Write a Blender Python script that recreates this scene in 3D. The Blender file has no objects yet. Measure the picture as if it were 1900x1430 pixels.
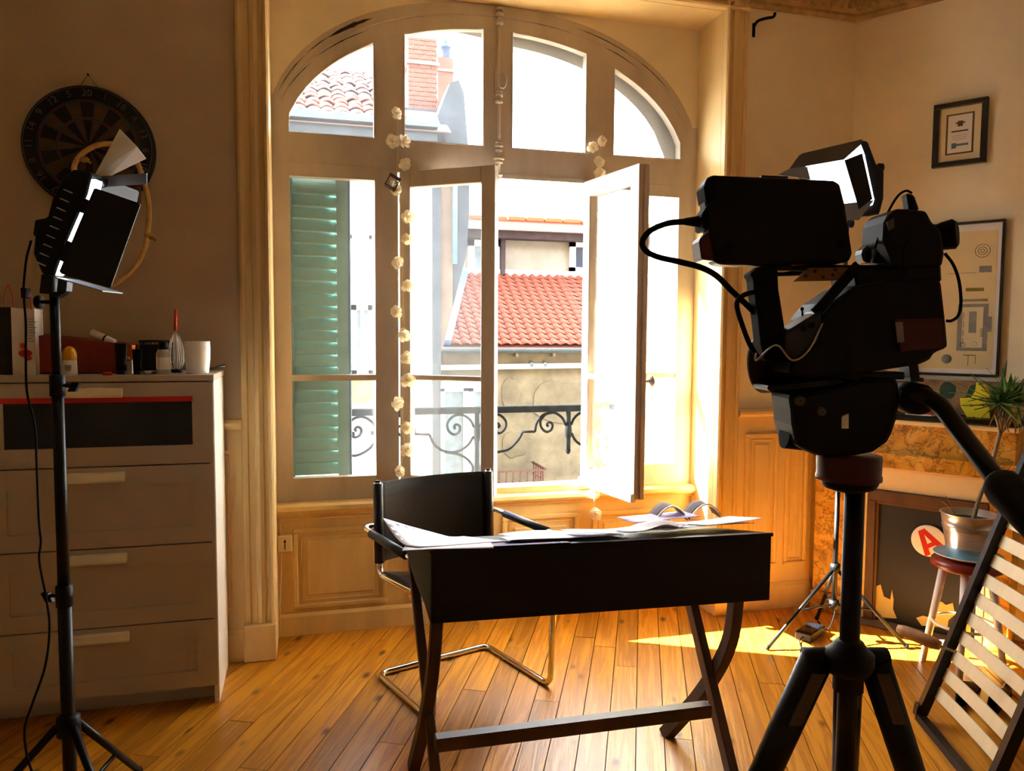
import bpy, bmesh, math, random
from mathutils import Vector, Matrix
from math import sin, cos, pi, radians, sqrt, atan2
random.seed(7)
scene = bpy.context.scene
col = scene.collection

# ------------------------------------------------------------------ camera
F_PX = 1430.0                       # focal length in pixels of the 1900 x 1430 frame
YAW, PITCH, ROLL, EYE = radians(15.1), radians(3.8), radians(.35), 1.40
FWD = Vector((sin(YAW)*cos(PITCH), cos(YAW)*cos(PITCH), -sin(PITCH)))
_r = Vector((cos(YAW), -sin(YAW), 0)); _u = _r.cross(FWD)
RGT = _r*cos(ROLL) + _u*sin(ROLL); UPV = _u*cos(ROLL) - _r*sin(ROLL)
CAM = Vector((0, 0, EYE))
cd = bpy.data.cameras.new('camera'); cam = bpy.data.objects.new('camera', cd); col.objects.link(cam)
m = Matrix.Identity(4)
for i in range(3):
    m[i][0], m[i][1], m[i][2], m[i][3] = RGT[i], UPV[i], -FWD[i], CAM[i]
cam.matrix_world = m
cd.sensor_fit = 'HORIZONTAL'; cd.sensor_width = 36.0; cd.lens = F_PX/1900*36; cd.clip_start = .02; cd.clip_end = 400
scene.camera = cam

# ------------------------------------------------------------------ sky, sun, exposure
w = bpy.data.worlds.new('sky'); scene.world = w; w.use_nodes = True
bg = w.node_tree.nodes['Background']; bg.inputs[0].default_value = (.93, .97, 1.0, 1); bg.inputs[1].default_value = 1.25
sl = bpy.data.lights.new('sun', 'SUN'); sl.energy = 16.0; sl.color = (1, .93, .80); sl.angle = radians(.6)
so = bpy.data.objects.new('sun', sl); col.objects.link(so)
SUNDIR = Vector((1., -.52, -.79)).normalized()
so.rotation_euler = SUNDIR.to_track_quat('-Z', 'Y').to_euler(); so.location = (-20, 12, 16)
def portal(name, loc, rot, sx, sy):
    l = bpy.data.lights.new(name, 'AREA'); l.shape = 'RECTANGLE'; l.size = sx; l.size_y = sy
    o = bpy.data.objects.new(name, l); col.objects.link(o); o.location = loc; o.rotation_euler = rot
    l.cycles.is_portal = True
    return o
portal('window_daylight', (.91, 3.83, 1.75), (radians(-90), 0, 0), 2.1, 2.5)
#portal('rear_window_daylight', (.2, -2.62, 1.75), (radians(90), 0, 0), 1.5, 1.9)
scene.view_settings.view_transform = 'Standard'; scene.view_settings.look = 'None'
scene.view_settings.gamma = 1.0; scene.view_settings.use_curve_mapping = False
scene.view_settings.exposure = 3.85
try:
    scene.cycles.diffuse_bounces = 5; scene.cycles.transparent_max_bounces = 24; scene.cycles.max_bounces = 16
    scene.cycles.sample_clamp_indirect = 6.0
    scene.cycles.caustics_reflective = False; scene.cycles.caustics_refractive = False
except Exception: pass

# ------------------------------------------------------------------ pixel -> point in the room
def ray(x, y): return FWD + RGT*((x-950)/F_PX) - UPV*((y-715)/F_PX)
def pY(x, y, Y): r = ray(x, y); return CAM + r*(Y/r.y)
def pX(x, y, X): r = ray(x, y); return CAM + r*(X/r.x)
def pZ(x, y, Z): r = ray(x, y); return CAM + r*((Z-EYE)/r.z)
def pD(x, y, d): return CAM + ray(x, y)*d
def pP(x, y, p, n): r = ray(x, y); return CAM + r*((Vector(p)-CAM).dot(n)/r.dot(n))
HF = Vector((sin(YAW), cos(YAW), 0)); HR = Vector((cos(YAW), -sin(YAW), 0))   # level forward / right of the viewer
V = Vector

# ------------------------------------------------------------------ materials
def lin(h):
    if isinstance(h, str):
        h = h.lstrip('#'); c = [int(h[i:i+2], 16)/255 for i in (0, 2, 4)]
    else: c = [v/255 for v in h]
    return tuple(v/12.92 if v <= .04045 else ((v+.055)/1.055)**2.4 for v in c)
MATS = {}
def new_mat(name):
    m = bpy.data.materials.new(name); m.use_nodes = True
    nt = m.node_tree; b = nt.nodes['Principled BSDF']; MATS[name] = m
    return m, nt, b
def N(nt, t, **kw):
    n = nt.nodes.new(t)
    for k, v in kw.items():
        if k in n.inputs: n.inputs[k].default_value = v
        else: setattr(n, k, v)
    return n
def mat(name, c, rough=.5, metal=0., var=.10, scale=6., bump=0., bscale=60., stretch=(1, 1, 1), spec=.5, emit=None, estr=0., coat=0., c2=None, trans=0., alpha=1.):
    m, nt, b = new_mat(name); L = nt.links.new
    a = lin(c); c2 = lin(c2) if c2 else tuple(v*(1-var*2) for v in a)
    tc = N(nt, 'ShaderNodeTexCoord'); mp = N(nt, 'ShaderNodeMapping'); mp.inputs['Scale'].default_value = stretch
    L(tc.outputs['Object'], mp.inputs['Vector'])
    nz = N(nt, 'ShaderNodeTexNoise', Scale=scale, Detail=4.0, Roughness=.6); L(mp.outputs[0], nz.inputs['Vector'])
    mx = N(nt, 'ShaderNodeMix', data_type='RGBA'); mx.inputs[6].default_value = (*a, 1); mx.inputs[7].default_value = (*c2, 1)
    rp = N(nt, 'ShaderNodeMapRange'); rp.inputs['From Min'].default_value = .35; rp.inputs['From Max'].default_value = .7
    L(nz.outputs['Fac'], rp.inputs['Value']); L(rp.outputs[0], mx.inputs[0]); L(mx.outputs[2], b.inputs['Base Color'])
    b.inputs['Roughness'].default_value = rough; b.inputs['Metallic'].default_value = metal
    b.inputs['Specular IOR Level'].default_value = spec; b.inputs['Coat Weight'].default_value = coat
    b.inputs['Transmission Weight'].default_value = trans; b.inputs['Alpha'].default_value = alpha
    if emit: b.inputs['Emission Color'].default_value = (*lin(emit), 1); b.inputs['Emission Strength'].default_value = estr
    if bump:
        n2 = N(nt, 'ShaderNodeTexNoise', Scale=bscale, Detail=5.0, Roughness=.65); L(mp.outputs[0], n2.inputs['Vector'])
        bp = N(nt, 'ShaderNodeBump', Strength=bump, Distance=.01); L(n2.outputs['Fac'], bp.inputs['Height']); L(bp.outputs[0], b.inputs['Normal'])
    return m

mat('plaster', '#ebdcbc', .9, var=.06, scale=3, bump=.12, bscale=220)
mat('plaster_shaded', '#bea88a', .92, var=.06, scale=3, bump=.15, bscale=260)  # the wall paint again, darkened by the shade on the left side
mat('ceiling_paint', '#cdb48a', .9, var=.12, scale=5, bump=.3, bscale=30)
mat('cornice_paint', '#b99a68', .85, var=.25, scale=14, bump=.5, bscale=40)
mat('cream_paint', '#e4c488', .42, var=.10, scale=4, bump=.05, bscale=35, stretch=(1, 1, .25))
mat('cream_dark', '#e0bb74', .45, var=.14, scale=5, bump=.05, bscale=35, stretch=(1, 1, .25))
mat('sash_paint', '#c6b5a2', .42, var=.14, scale=5, bump=.06, bscale=40, stretch=(1, 1, .3))
mat('spandrel_paint', '#b3956f', .7, var=.12, scale=4, bump=.1, bscale=60)
mat('sash_outside', '#e3e6e6', .45, var=.06, scale=8)
mat('crack', '#2a190c', .9)
mat('shutter_green', '#aacfc9', .85, var=.10, scale=9, bump=.05, bscale=50, stretch=(.4, 1, 1), spec=.2)
mat('shutter_edge', '#5f7f93', .55, var=.2, scale=12)
mat('shutter_sunlit', '#dfe9e4', .55, var=.08, scale=9)  # the green shutters' paint with sunlight put into the colour
mat('iron', '#15181c', .95, metal=0., var=.3, scale=30, bump=.15, bscale=120, spec=.02)
mat('iron_rust', '#5b3a33', .6, metal=.2, var=.3, scale=30)
mat('chrome', '#d8d4cc', .12, metal=1., var=.03)
mat('steel', '#c9c8c6', .32, metal=.85, var=.08, scale=20, stretch=(1, 1, 8))
mat('black_plastic', '#040405', .5, var=.2, scale=30, bump=.03, bscale=200, spec=.22)
mat('black_metal', '#050506', .4, metal=0., var=.2, scale=20, spec=.3)
mat('black_rubber', '#030304', .75, var=.2, spec=.2)
mat('dark_blue_plastic', '#101c2a', .35, var=.2)
mat('black_leather', '#0b0b10', .42, var=.25, scale=20, bump=.12, bscale=160)
mat('white_lacquer', '#bfb5a8', .45, var=.03, scale=3)
mat('white_edge', '#e9e4da', .4, var=.03)
mat('handle_cream', '#f6f0d8', .5, var=.06)
mat('frosted_black', '#0d1310', .22, var=.2, scale=4)
mat('red', '#c9200f', .5, var=.08)
mat('desk_black', '#0e0806', .6, var=.3, scale=8, bump=.05, bscale=60, stretch=(.1, 1, 1), spec=.3)
mat('desk_leg', '#52301b', .5, var=.35, scale=10, bump=.05, bscale=60, stretch=(1, 1, .15))
mat('paper', '#f0f0fa', .8, var=.02, scale=3)
mat('paper_lilac', '#b9a9dd', .75, var=.04)
mat('paper_violet', '#5a2f6d', .7, var=.1)
mat('paper_print', '#8a8896', .8)
def rose_cloth():
    m, nt, b = new_mat('rose_white'); L = nt.links.new
    b.inputs['Base Color'].default_value = (*lin('#fdf6e8'), 1); b.inputs['Roughness'].default_value = .7
    tl = N(nt, 'ShaderNodeBsdfTranslucent'); tl.inputs[0].default_value = (*lin('#fff6e2'), 1)
    mx = N(nt, 'ShaderNodeMixShader'); mx.inputs[0].default_value = .4; L(b.outputs[0], mx.inputs[1]); L(tl.outputs[0], mx.inputs[2]); L(mx.outputs[0], nt.nodes['Material Output'].inputs['Surface'])
rose_cloth()
mat('cord', '#d8cdb6', .8)
mat('mug_white', '#f2efe9', .18, var=.02)
mat('yellow_cap', '#e9a800', .3, var=.04)
mat('bottle_grey', '#b8b5b4', .35, var=.05)
mat('brown_red_box', '#8a2a12', .6, var=.15)
mat('box_orange', '#d05a18', .55, var=.1)
mat('bag_white', '#ded6cc', .7, var=.04)
mat('bag_black', '#15130f', .7)
mat('red_handle', '#c03a24', .3, metal=.4)
mat('wire', '#c8bfae', .3, metal=1.)
mat('basket_black', '#14110f', .6)
mat('wood_frame_dark', '#5d3c20', .5, var=.25, scale=9, stretch=(1, 1, .2), bump=.04)
mat('fire_panel', '#0d0a08', .55, var=.5, scale=5, bump=.05, bscale=30)
mat('cream_flat', '#e6cd97', .6, var=.06, scale=4)
mat('wood_slat', '#dcc69a', .55, var=.14, scale=6, bump=.04, bscale=50, stretch=(1, .1, 1))
mat('stool_red', '#7d2418', .35, var=.12, scale=8)
mat('white_gloss', '#eae6df', .3, var=.03)
mat('plate_blue', '#bfd4dd', .25, var=.03)
mat('pot_blue', '#8fb3c4', .35, metal=.6, var=.05)
mat('soil', '#2b1810', .95, bump=.5)
mat('leaf', '#5f8f35', .5, var=.3, scale=14)
mat('leaf_dark', '#3f652b', .5, var=.3, scale=14)
mat('leaf_dry', '#b08a5a', .8, var=.2, scale=20)
mat('trunk', '#9a7f5c', .8, var=.25, scale=30, bump=.3, bscale=80)
mat('rope', '#d8ac66', .85, var=.2, scale=30, bump=.3, bscale=150)
mat('rope_knot', '#a8862f', .85, var=.2, scale=30, bump=.3, bscale=150)
mat('rust_leather', '#522406', .7, var=.3, scale=8)
mat('dart_black', '#0b0a09', .85)
mat('dart_cream', '#513d28', .9, var=.2, scale=20)
mat('dart_red', '#5a1410', .85)
mat('dart_green', '#1c3a22', .85)
mat('dart_wire', '#6a6864', .4, metal=.8)
mat('picture_black', '#131010', .4)
mat('mount_cream', '#d8c69c', .8, var=.04)
mat('poster_paper', '#dcc592', .8, var=.10, scale=3)
mat('poster_grey', '#8f8a80', .8, var=.2, scale=9)
mat('poster_line', '#3d3830', .8)
mat('poster_olive', '#8e7a1e', .8)
mat('ink_brown', '#5b4528', .8)
mat('ink_blue', '#5f7d97', .8)
mat('painting', '#9a7a50', .75, var=.2, scale=14, c2='#6b4e2e')
mat('painting_green', '#27472c', .7, var=.3, scale=20)
mat('yellow_paper', '#e0cf12', .6, var=.06)
mat('torn_paper', '#d3bd74', .85, var=.08)
mat('sticker_white', '#eeeae2', .5, var=.02)
mat('chair_pad', '#1c2742', .4)
mat('red_ring', '#4a1410', .4, metal=.3)
mat('wood_handle', '#b98450', .6, var=.2, scale=20)
mat('foam_black', '#080808', .95)
mat('glass_dark', '#0b1016', .08, var=.0)
mat('shoe_dark', '#2a0f14', .45, var=.3)
mat('led_white', '#ffffff', .5, emit='#f4f8ff', estr=.9)
mat('door_grey', '#8a93a0', .4, metal=.3)
mat('door_grey_dark', '#55504f', .45, metal=.3)
mat('card_white', '#f0ead8', .7, var=.05, scale=9)
# outside
mat('stucco', '#6f6654', .95, var=.26, scale=2.2, bump=.6, bscale=9)
mat('stucco_patch', '#685f4e', .95, var=.2, scale=2.5, bump=.5, bscale=12)
mat('stucco_upper', '#87827a', .95, var=.12, scale=2, bump=.4, bscale=14)
mat('facade_white', '#b8b1a5', .9, var=.05, scale=.7)
mat('stone_grey', '#3f454d', .95, var=.2, scale=3, bump=.5, bscale=8)
mat('stone_beige', '#6a5c52', .95, var=.14, scale=3, bump=.4, bscale=8)
mat('stone_blue', '#374760', .9, var=.2, scale=3)
mat('roof_tile', '#7c3d2d', .85, var=.18, scale=2.0)
mat('roof_tile_pale', '#76504a', .9, var=.3, scale=1.2, c2='#4c4c56')
mat('ridge_tile', '#b8502c', .85, var=.15, scale=3)
mat('brick', '#8a4638', .9, var=.2, scale=4)
mat('mortar', '#8a8078', .95)
mat('zinc', '#5d6770', .4, metal=.6, var=.15)
mat('zinc_blue', '#5e86b0', .5, metal=.2, var=.2)
mat('white_pvc', '#f0efeb', .4, var=.02)
mat('window_dark', '#1c2b4a', .1, var=.2)
mat('window_pale', '#6a7c88', .15, var=.2)
mat('beam_dark', '#3a2a30', .8, var=.3, scale=4)
mat('board_white', '#d6d4ce', .7, var=.06)
mat('wood_box', '#c89a5c', .7, var=.2)
mat('asphalt', '#6d6a66', .95)

def wood_floor():
    m, nt, b = new_mat('pine_board'); L = nt.links.new
    tc = N(nt, 'ShaderNodeTexCoord'); oi = N(nt, 'ShaderNodeObjectInfo')
    off = N(nt, 'ShaderNodeVectorMath', operation='MULTIPLY_ADD'); L(oi.outputs['Random'], off.inputs[0])
    off.inputs[1].default_value = (37, 91, 13); L(tc.outputs['Object'], off.inputs[2])
    mp = N(nt, 'ShaderNodeMapping'); mp.inputs['Scale'].default_value = (.9, 16, 1); L(off.outputs[0], mp.inputs['Vector'])
    n1 = N(nt, 'ShaderNodeTexNoise', Scale=1.6, Detail=5.0, Roughness=.55, Distortion=.7); L(mp.outputs[0], n1.inputs['Vector'])
    wv = N(nt, 'ShaderNodeMath', operation='MULTIPLY'); L(n1.outputs['Fac'], wv.inputs[0]); wv.inputs[1].default_value = 26
    sn = N(nt, 'ShaderNodeMath', operation='SINE'); L(wv.outputs[0], sn.inputs[0])
    r1 = N(nt, 'ShaderNodeValToRGB'); e = r1.color_ramp.elements
    e[0].position = 0; e[0].color = (*lin('#cf8a22'), 1); e[1].position = 1; e[1].color = (*lin('#b06e17'), 1)
    mr = N(nt, 'ShaderNodeMapRange'); mr.inputs['From Min'].default_value = -1; L(sn.outputs[0], mr.inputs['Value']); L(mr.outputs[0], r1.inputs['Fac'])
    # knots
    mk = N(nt, 'ShaderNodeMapping'); mk.inputs['Scale'].default_value = (4.2, 9.0, 1); L(off.outputs[0], mk.inputs['Vector'])
    vo = N(nt, 'ShaderNodeTexVoronoi', Scale=1.0); L(mk.outputs[0], vo.inputs['Vector'])
    kr = N(nt, 'ShaderNodeValToRGB'); k = kr.color_ramp.elements
    k[0].position = .06; k[0].color = (1, 1, 1, 1); k[1].position = .17; k[1].color = (0, 0, 0, 1); L(vo.outputs['Distance'], kr.inputs['Fac'])
    mx = N(nt, 'ShaderNodeMix', data_type='RGBA'); L(kr.outputs[0], mx.inputs[0]); L(r1.outputs[0], mx.inputs[6]); mx.inputs[7].default_value = (*lin('#4a2208'), 1)
    hv = N(nt, 'ShaderNodeHueSaturation'); L(mx.outputs[2], hv.inputs['Color'])
    vr = N(nt, 'ShaderNodeMapRange'); vr.inputs['To Min'].default_value = .72; vr.inputs['To Max'].default_value = 1.12
    L(oi.outputs['Random'], vr.inputs['Value']); L(vr.outputs[0], hv.inputs['Value']); L(hv.outputs[0], b.inputs['Base Color'])
    b.inputs['Roughness'].default_value = .33; b.inputs['Specular IOR Level'].default_value = .45
    rr = N(nt, 'ShaderNodeMapRange'); rr.inputs['To Min'].default_value = .24; rr.inputs['To Max'].default_value = .48
    L(n1.outputs['Fac'], rr.inputs['Value']); L(rr.outputs[0], b.inputs['Roughness'])
    bp = N(nt, 'ShaderNodeBump', Strength=.08, Distance=.004); L(sn.outputs[0], bp.inputs['Height']); L(bp.outputs[0], b.inputs['Normal'])
wood_floor()
mat('floor_gap', '#2a1606', .9)

def marble():
    m, nt, b = new_mat('yellow_marble'); L = nt.links.new
    tc = N(nt, 'ShaderNodeTexCoord')
    n1 = N(nt, 'ShaderNodeTexNoise', Scale=7.0, Detail=5.0, Roughness=.6, Distortion=.8); L(tc.outputs['Object'], n1.inputs['Vector'])
    r1 = N(nt, 'ShaderNodeValToRGB'); r = r1.color_ramp; r.elements[0].position = .3; r.elements[0].color = (*lin('#74501c'), 1)
    r.elements[1].position = .68; r.elements[1].color = (*lin('#dcb45c'), 1); q = r.elements.new(.5); q.color = (*lin('#c58f2e'), 1); L(n1.outputs['Fac'], r1.inputs['Fac'])
    ad = N(nt, 'ShaderNodeMix', data_type='VECTOR'); ad.inputs[0].default_value = .22; L(tc.outputs['Object'], ad.inputs[4]); L(n1.outputs['Color'], ad.inputs[5])
    vo = N(nt, 'ShaderNodeTexVoronoi', Scale=15.0, feature='DISTANCE_TO_EDGE'); L(ad.outputs[1], vo.inputs['Vector'])
    r2 = N(nt, 'ShaderNodeValToRGB'); k = r2.color_ramp.elements; k[0].position = 0; k[0].color = (1, 1, 1, 1); k[1].position = .07; k[1].color = (0, 0, 0, 1); L(vo.outputs['Distance'], r2.inputs['Fac'])
    ml = N(nt, 'ShaderNodeMath', operation='MULTIPLY'); L(r2.outputs[0], ml.inputs[0]); ml.inputs[1].default_value = .75
    mx = N(nt, 'ShaderNodeMix', data_type='RGBA'); L(ml.outputs[0], mx.inputs[0]); L(r1.outputs[0], mx.inputs[6]); mx.inputs[7].default_value = (*lin('#4e3414'), 1)
    L(mx.outputs[2], b.inputs['Base Color']); b.inputs['Roughness'].default_value = .3
marble()

def pane_glass(name, haze, gloss=.05):
    m = bpy.data.materials.new(name); m.use_nodes = True; MATS[name] = m; nt = m.node_tree; L = nt.links.new
    nt.nodes.remove(nt.nodes['Principled BSDF']); out = nt.nodes['Material Output']
    tr = N(nt, 'ShaderNodeBsdfTransparent'); tr.inputs[0].default_value = (.95, .98, 1, 1)
    gl = N(nt, 'ShaderNodeBsdfGlossy', Roughness=.02); m1 = N(nt, 'ShaderNodeMixShader'); m1.inputs[0].default_value = gloss
    L(tr.outputs[0], m1.inputs[1]); L(gl.outputs[0], m1.inputs[2])
    tl = N(nt, 'ShaderNodeBsdfTranslucent'); tl.inputs[0].default_value = (.95, .97, 1, 1)
    df = N(nt, 'ShaderNodeBsdfDiffuse'); df.inputs[0].default_value = (.9, .93, .95, 1)
    m3 = N(nt, 'ShaderNodeMixShader'); m3.inputs[0].default_value = .25; L(tl.outputs[0], m3.inputs[1]); L(df.outputs[0], m3.inputs[2])
    tc = N(nt, 'ShaderNodeTexCoord'); nz = N(nt, 'ShaderNodeTexNoise', Scale=5.0, Detail=4.0); L(tc.outputs['Object'], nz.inputs['Vector'])
    mr = N(nt, 'ShaderNodeMapRange'); mr.inputs['To Min'].default_value = haze*.6; mr.inputs['To Max'].default_value = haze*1.4; L(nz.outputs['Fac'], mr.inputs['Value'])
    m2 = N(nt, 'ShaderNodeMixShader'); L(mr.outputs[0], m2.inputs[0]); L(m1.outputs[0], m2.inputs[1]); L(m3.outputs[0], m2.inputs[2])
    L(m2.outputs[0], out.inputs['Surface'])
pane_glass('dusty_glass', .022)
pane_glass('clear_glass', .014)

# ------------------------------------------------------------------ objects
def wm(o):
    r = o.matrix_basis.copy()
    while o.parent: o = o.parent; r = o.matrix_basis @ r
    return r
def tag(o, label=None, cat=None, group=None, kind=None):
    if label: o['label'] = label
    if cat: o['category'] = cat
    if group: o['group'] = group
    if kind: o['kind'] = kind
    return o
def thing(name, label, cat, loc=(0, 0, 0), rz=0., group=None, kind=None):
    o = bpy.data.objects.new(name, None); col.objects.link(o); o.empty_display_size = .1
    o.location = loc; o.rotation_euler = (0, 0, rz)
    if kind == 'structure': o['kind'] = kind; o['label'] = label
    else: tag(o, label, cat, group, kind)
    return o
class MB:
    def __init__(s): s.v = []; s.f = []; s.sm = []
    def add(s, vs, fs, smooth=False):
        k = len(s.v); s.v += [Vector(p) for p in vs]; s.f += [tuple(i+k for i in f) for f in fs]; s.sm += [smooth]*len(fs); return s
    def box(s, x0, x1, y0, y1, z0, z1):
        return s.add([(x, y, z) for z in (z0, z1) for y in (y0, y1) for x in (x0, x1)], [(0, 2, 3, 1), (4, 5, 7, 6), (0, 1, 5, 4), (2, 6, 7, 3), (0, 4, 6, 2), (1, 3, 7, 5)])
    def obox(s, c, a, b, d):       # centre and three half-axis vectors
        c, a, b, d = V(c), V(a), V(b), V(d)
        return s.add([c+i*a+j*b+k*d for k in (-1, 1) for j in (-1, 1) for i in (-1, 1)], [(0, 2, 3, 1), (4, 5, 7, 6), (0, 1, 5, 4), (2, 6, 7, 3), (0, 4, 6, 2), (1, 3, 7, 5)])
    def bar(s, p, q, wd, th, up=(0, 0, 1)):      # rectangular bar between two points
        p, q = V(p), V(q); t = (q-p).normalized(); a = t.cross(V(up))
        if a.length < 1e-4: a = t.cross(V((1, 0, 0)))
        a.normalize(); b = a.cross(t).normalized()
        return s.obox((p+q)/2, (q-p)/2, a*wd/2, b*th/2)
    def prism(s, pts, vec, smooth=False):
        n = len(pts); pts = [V(p) for p in pts]; vec = V(vec)
        s.add(pts+[p+vec for p in pts], [tuple(range(n-1, -1, -1)), tuple(range(n, 2*n))]); 
        k = len(s.v)-2*n
        for i in range(n): j = (i+1) % n; s.f.append((k+i, k+j, k+n+j, k+n+i)); s.sm.append(smooth)
        return s
    def tube(s, pts, r, seg=8, closed=False, flat=None):
        pts = [V(p) for p in pts]; n = len(pts); rs = r if isinstance(r, (list, tuple)) else [r]*n
        tg = []
        for i in range(n):
            if closed: t = pts[(i+1) % n]-pts[i-1]
            else: t = pts[min(i+1, n-1)]-pts[max(i-1, 0)]
            tg.append(t.normalized() if t.length > 1e-9 else V((0, 0, 1)))
        a = tg[0].orthogonal().normalized(); vs = []
        if flat is not None:
            a = V(flat) - tg[0]*tg[0].dot(V(flat)); a.normalize()
        for i in range(n):
            a = a-tg[i]*a.dot(tg[i])
            a = a.normalized() if a.length > 1e-6 else tg[i].orthogonal().normalized()
            b = tg[i].cross(a)
            for k in range(seg):
                g = 2*pi*k/seg; vs.append(pts[i]+(a*cos(g)+b*sin(g))*rs[i])
        fs = []
        for i in range(n if closed else n-1):
            j = (i+1) % n
            for k in range(seg): l = (k+1) % seg; fs.append((i*seg+k, i*seg+l, j*seg+l, j*seg+k))
        s.add(vs, fs, True)
        if not closed:
            k = len(s.v)-len(vs)
            s.f.append(tuple(k+i for i in range(seg-1, -1, -1))); s.sm.append(False)
            s.f.append(tuple(k+(n-1)*seg+i for i in range(seg))); s.sm.append(False)
        return s
    def cyl(s, p, q, r, r2=None, seg=16): return s.tube([p, q], [r, r if r2 is None else r2], seg)
    def lathe(s, prof, o=(0, 0, 0), ax=(0, 0, 1), seg=24, smooth=True):   # prof: (radius, distance along the axis)
        o, ax = V(o), V(ax).normalized(); a = ax.orthogonal().normalized(); b = ax.cross(a); vs = []; fs = []
        for r, h in prof:
            for k in range(seg): g = 2*pi*k/seg; vs.append(o+ax*h+(a*cos(g)+b*sin(g))*max(r, 1e-5))
        for i in range(len(prof)-1):
            for k in range(seg): l = (k+1) % seg; fs.append((i*seg+k, i*seg+l, (i+1)*seg+l, (i+1)*seg+k))
        return s.add(vs, fs, smooth)
    def ball(s, c, r, seg=12, sc=(1, 1, 1)):
        c = V(c); vs = []; fs = []; h = seg//2
        for i in range(h+1):
            t = pi*i/h
            for k in range(seg): g = 2*pi*k/seg; vs.append(c+V((sin(t)*cos(g)*r*sc[0], sin(t)*sin(g)*r*sc[1], cos(t)*r*sc[2])))
        for i in range(h):
            for k in range(seg): l = (k+1) % seg; fs.append((i*seg+k, (i+1)*seg+k, (i+1)*seg+l, i*seg+l))
        return s.add(vs, fs, True)
    def grid(s, fn, nu, nv, thick=0., smooth=True):    # fn(u, v) -> point
        P = [[V(fn(i/nu, j/nv)) for i in range(nu+1)] for j in range(nv+1)]
        vs = [p for r in P for p in r]; W = nu+1
        fs = [(j*W+i, j*W+i+1, (j+1)*W+i+1, (j+1)*W+i) for j in range(nv) for i in range(nu)]
        if thick:
            nrm = []
            for j in range(nv+1):
                for i in range(nu+1):
                    a = P[j][min(i+1, nu)]-P[j][max(i-1, 0)]; b = P[min(j+1, nv)][i]-P[max(j-1, 0)][i]; nrm.append(a.cross(b).normalized())
            k = len(vs); vs = vs+[p-n*thick for p, n in zip(vs, nrm)]
            fs += [tuple(reversed([i+k for i in f])) for f in fs]
            e = [i for i in range(W)]+[j*W+nu for j in range(1, nv+1)]+[nv*W+i for i in range(nu-1, -1, -1)]+[j*W for j in range(nv-1, 0, -1)]
            for a, b in zip(e, e[1:]+e[:1]): fs.append((b, a, a+k, b+k))
        return s.add(vs, fs, smooth)
    def slab(s, px, d, th, back=False):     # an outline at distance d, real thickness th along the viewing axis
        pts = [pD(x, y, d) for x, y in px]
        return s.prism(pts, HF*th)
    def mesh(s, name, inv=None, bevel=0., seg=1):
        me = bpy.data.meshes.new(name)
        vs = [inv @ p for p in s.v] if inv is not None else s.v
        me.from_pydata([tuple(p) for p in vs], [], s.f)
        me.polygons.foreach_set('use_smooth', s.sm); me.validate()
        bm = bmesh.new(); bm.from_mesh(me)
        bmesh.ops.recalc_face_normals(bm, faces=bm.faces)
        if bevel:
            es = [e for e in bm.edges if len(e.link_faces) == 2 and e.calc_face_angle(0) > .5]
            bmesh.ops.bevel(bm, geom=es, offset=bevel, segments=seg, affect='EDGES', profile=.5, clamp_overlap=True)
        bm.to_mesh(me); bm.free(); me.update()
        return me
    def build(s, name, mt, parent=None, bevel=0., seg=1, loc=None):
        if parent is not None: inv = wm(parent).inverted()
        else:
            if loc is None:
                xs = [p.x for p in s.v]; ys = [p.y for p in s.v]; zs = [p.z for p in s.v]
                loc = V(((min(xs)+max(xs))/2, (min(ys)+max(ys))/2, min(zs)))
            inv = Matrix.Translation(-V(loc))
        me = s.mesh(name, inv, bevel, seg); me.materials.append(MATS[mt])
        o = bpy.data.objects.new(name, me); col.objects.link(o)
        if parent is not None: o.parent = parent
        else: o.location = loc
        return o
def struct(o, label=None):
    o['kind'] = 'structure'
    if label: o['label'] = label
    return o
def smoothpath(pts, n=6, closed=False):
    P = [V(p) for p in pts]; out = []; L = len(P)
    rng = range(L) if closed else range(L-1)
    for i in rng:
        p1, p2 = P[i], P[(i+1) % L]
        p0 = P[i-1] if (closed or i > 0) else p1*2-p2
        p3 = P[(i+2) % L] if (closed or i+2 < L) else p2*2-p1
        for k in range(n):
            t = k/n; out.append(.5*((2*p1)+(p2-p0)*t+(2*p0-5*p1+4*p2-p3)*t*t+(3*p1-p0-3*p2+p3)*t**3))
    if not closed: out.append(P[-1])
    return out
def place(me, name, parent, mtx):       # a piece sharing mesh data, matrix given in the parent's space
    o = bpy.data.objects.new(name, me); col.objects.link(o); o.parent = parent; o.matrix_basis = mtx
    return o
def copy_tree(o, parent=None):
    c = o.copy(); col.objects.link(c); c.parent = parent
    for ch in [x for x in col.objects if x.parent == o]: copy_tree(ch, c)
    return c
def text(body, size, name, mt, parent, mtx, depth=.0006):
    cu = bpy.data.curves.new(name, 'FONT'); cu.body = body; cu.size = size; cu.align_x = 'CENTER'; cu.align_y = 'CENTER'; cu.extrude = depth; cu.resolution_u = 3
    t = bpy.data.objects.new('t', cu); col.objects.link(t)
    bpy.context.view_layer.update()
    me = bpy.data.meshes.new_from_object(t.evaluated_get(bpy.context.evaluated_depsgraph_get()))
    bpy.data.objects.remove(t); bpy.data.curves.remove(cu); me.name = name
    me.materials.clear(); me.materials.append(MATS[mt])
    o = bpy.data.objects.new(name, me); col.objects.link(o); o.parent = parent
    o.matrix_basis = wm(parent).inverted() @ mtx if parent else mtx
    return o
def frame_mtx(o, x, y):      # matrix with given origin, x axis and y axis
    x = V(x).normalized(); z = x.cross(V(y)).normalized(); y = z.cross(x)
    m = Matrix.Identity(4)
    for i in range(3): m[i][0], m[i][1], m[i][2], m[i][3] = x[i], y[i], z[i], o[i]
    return m
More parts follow.
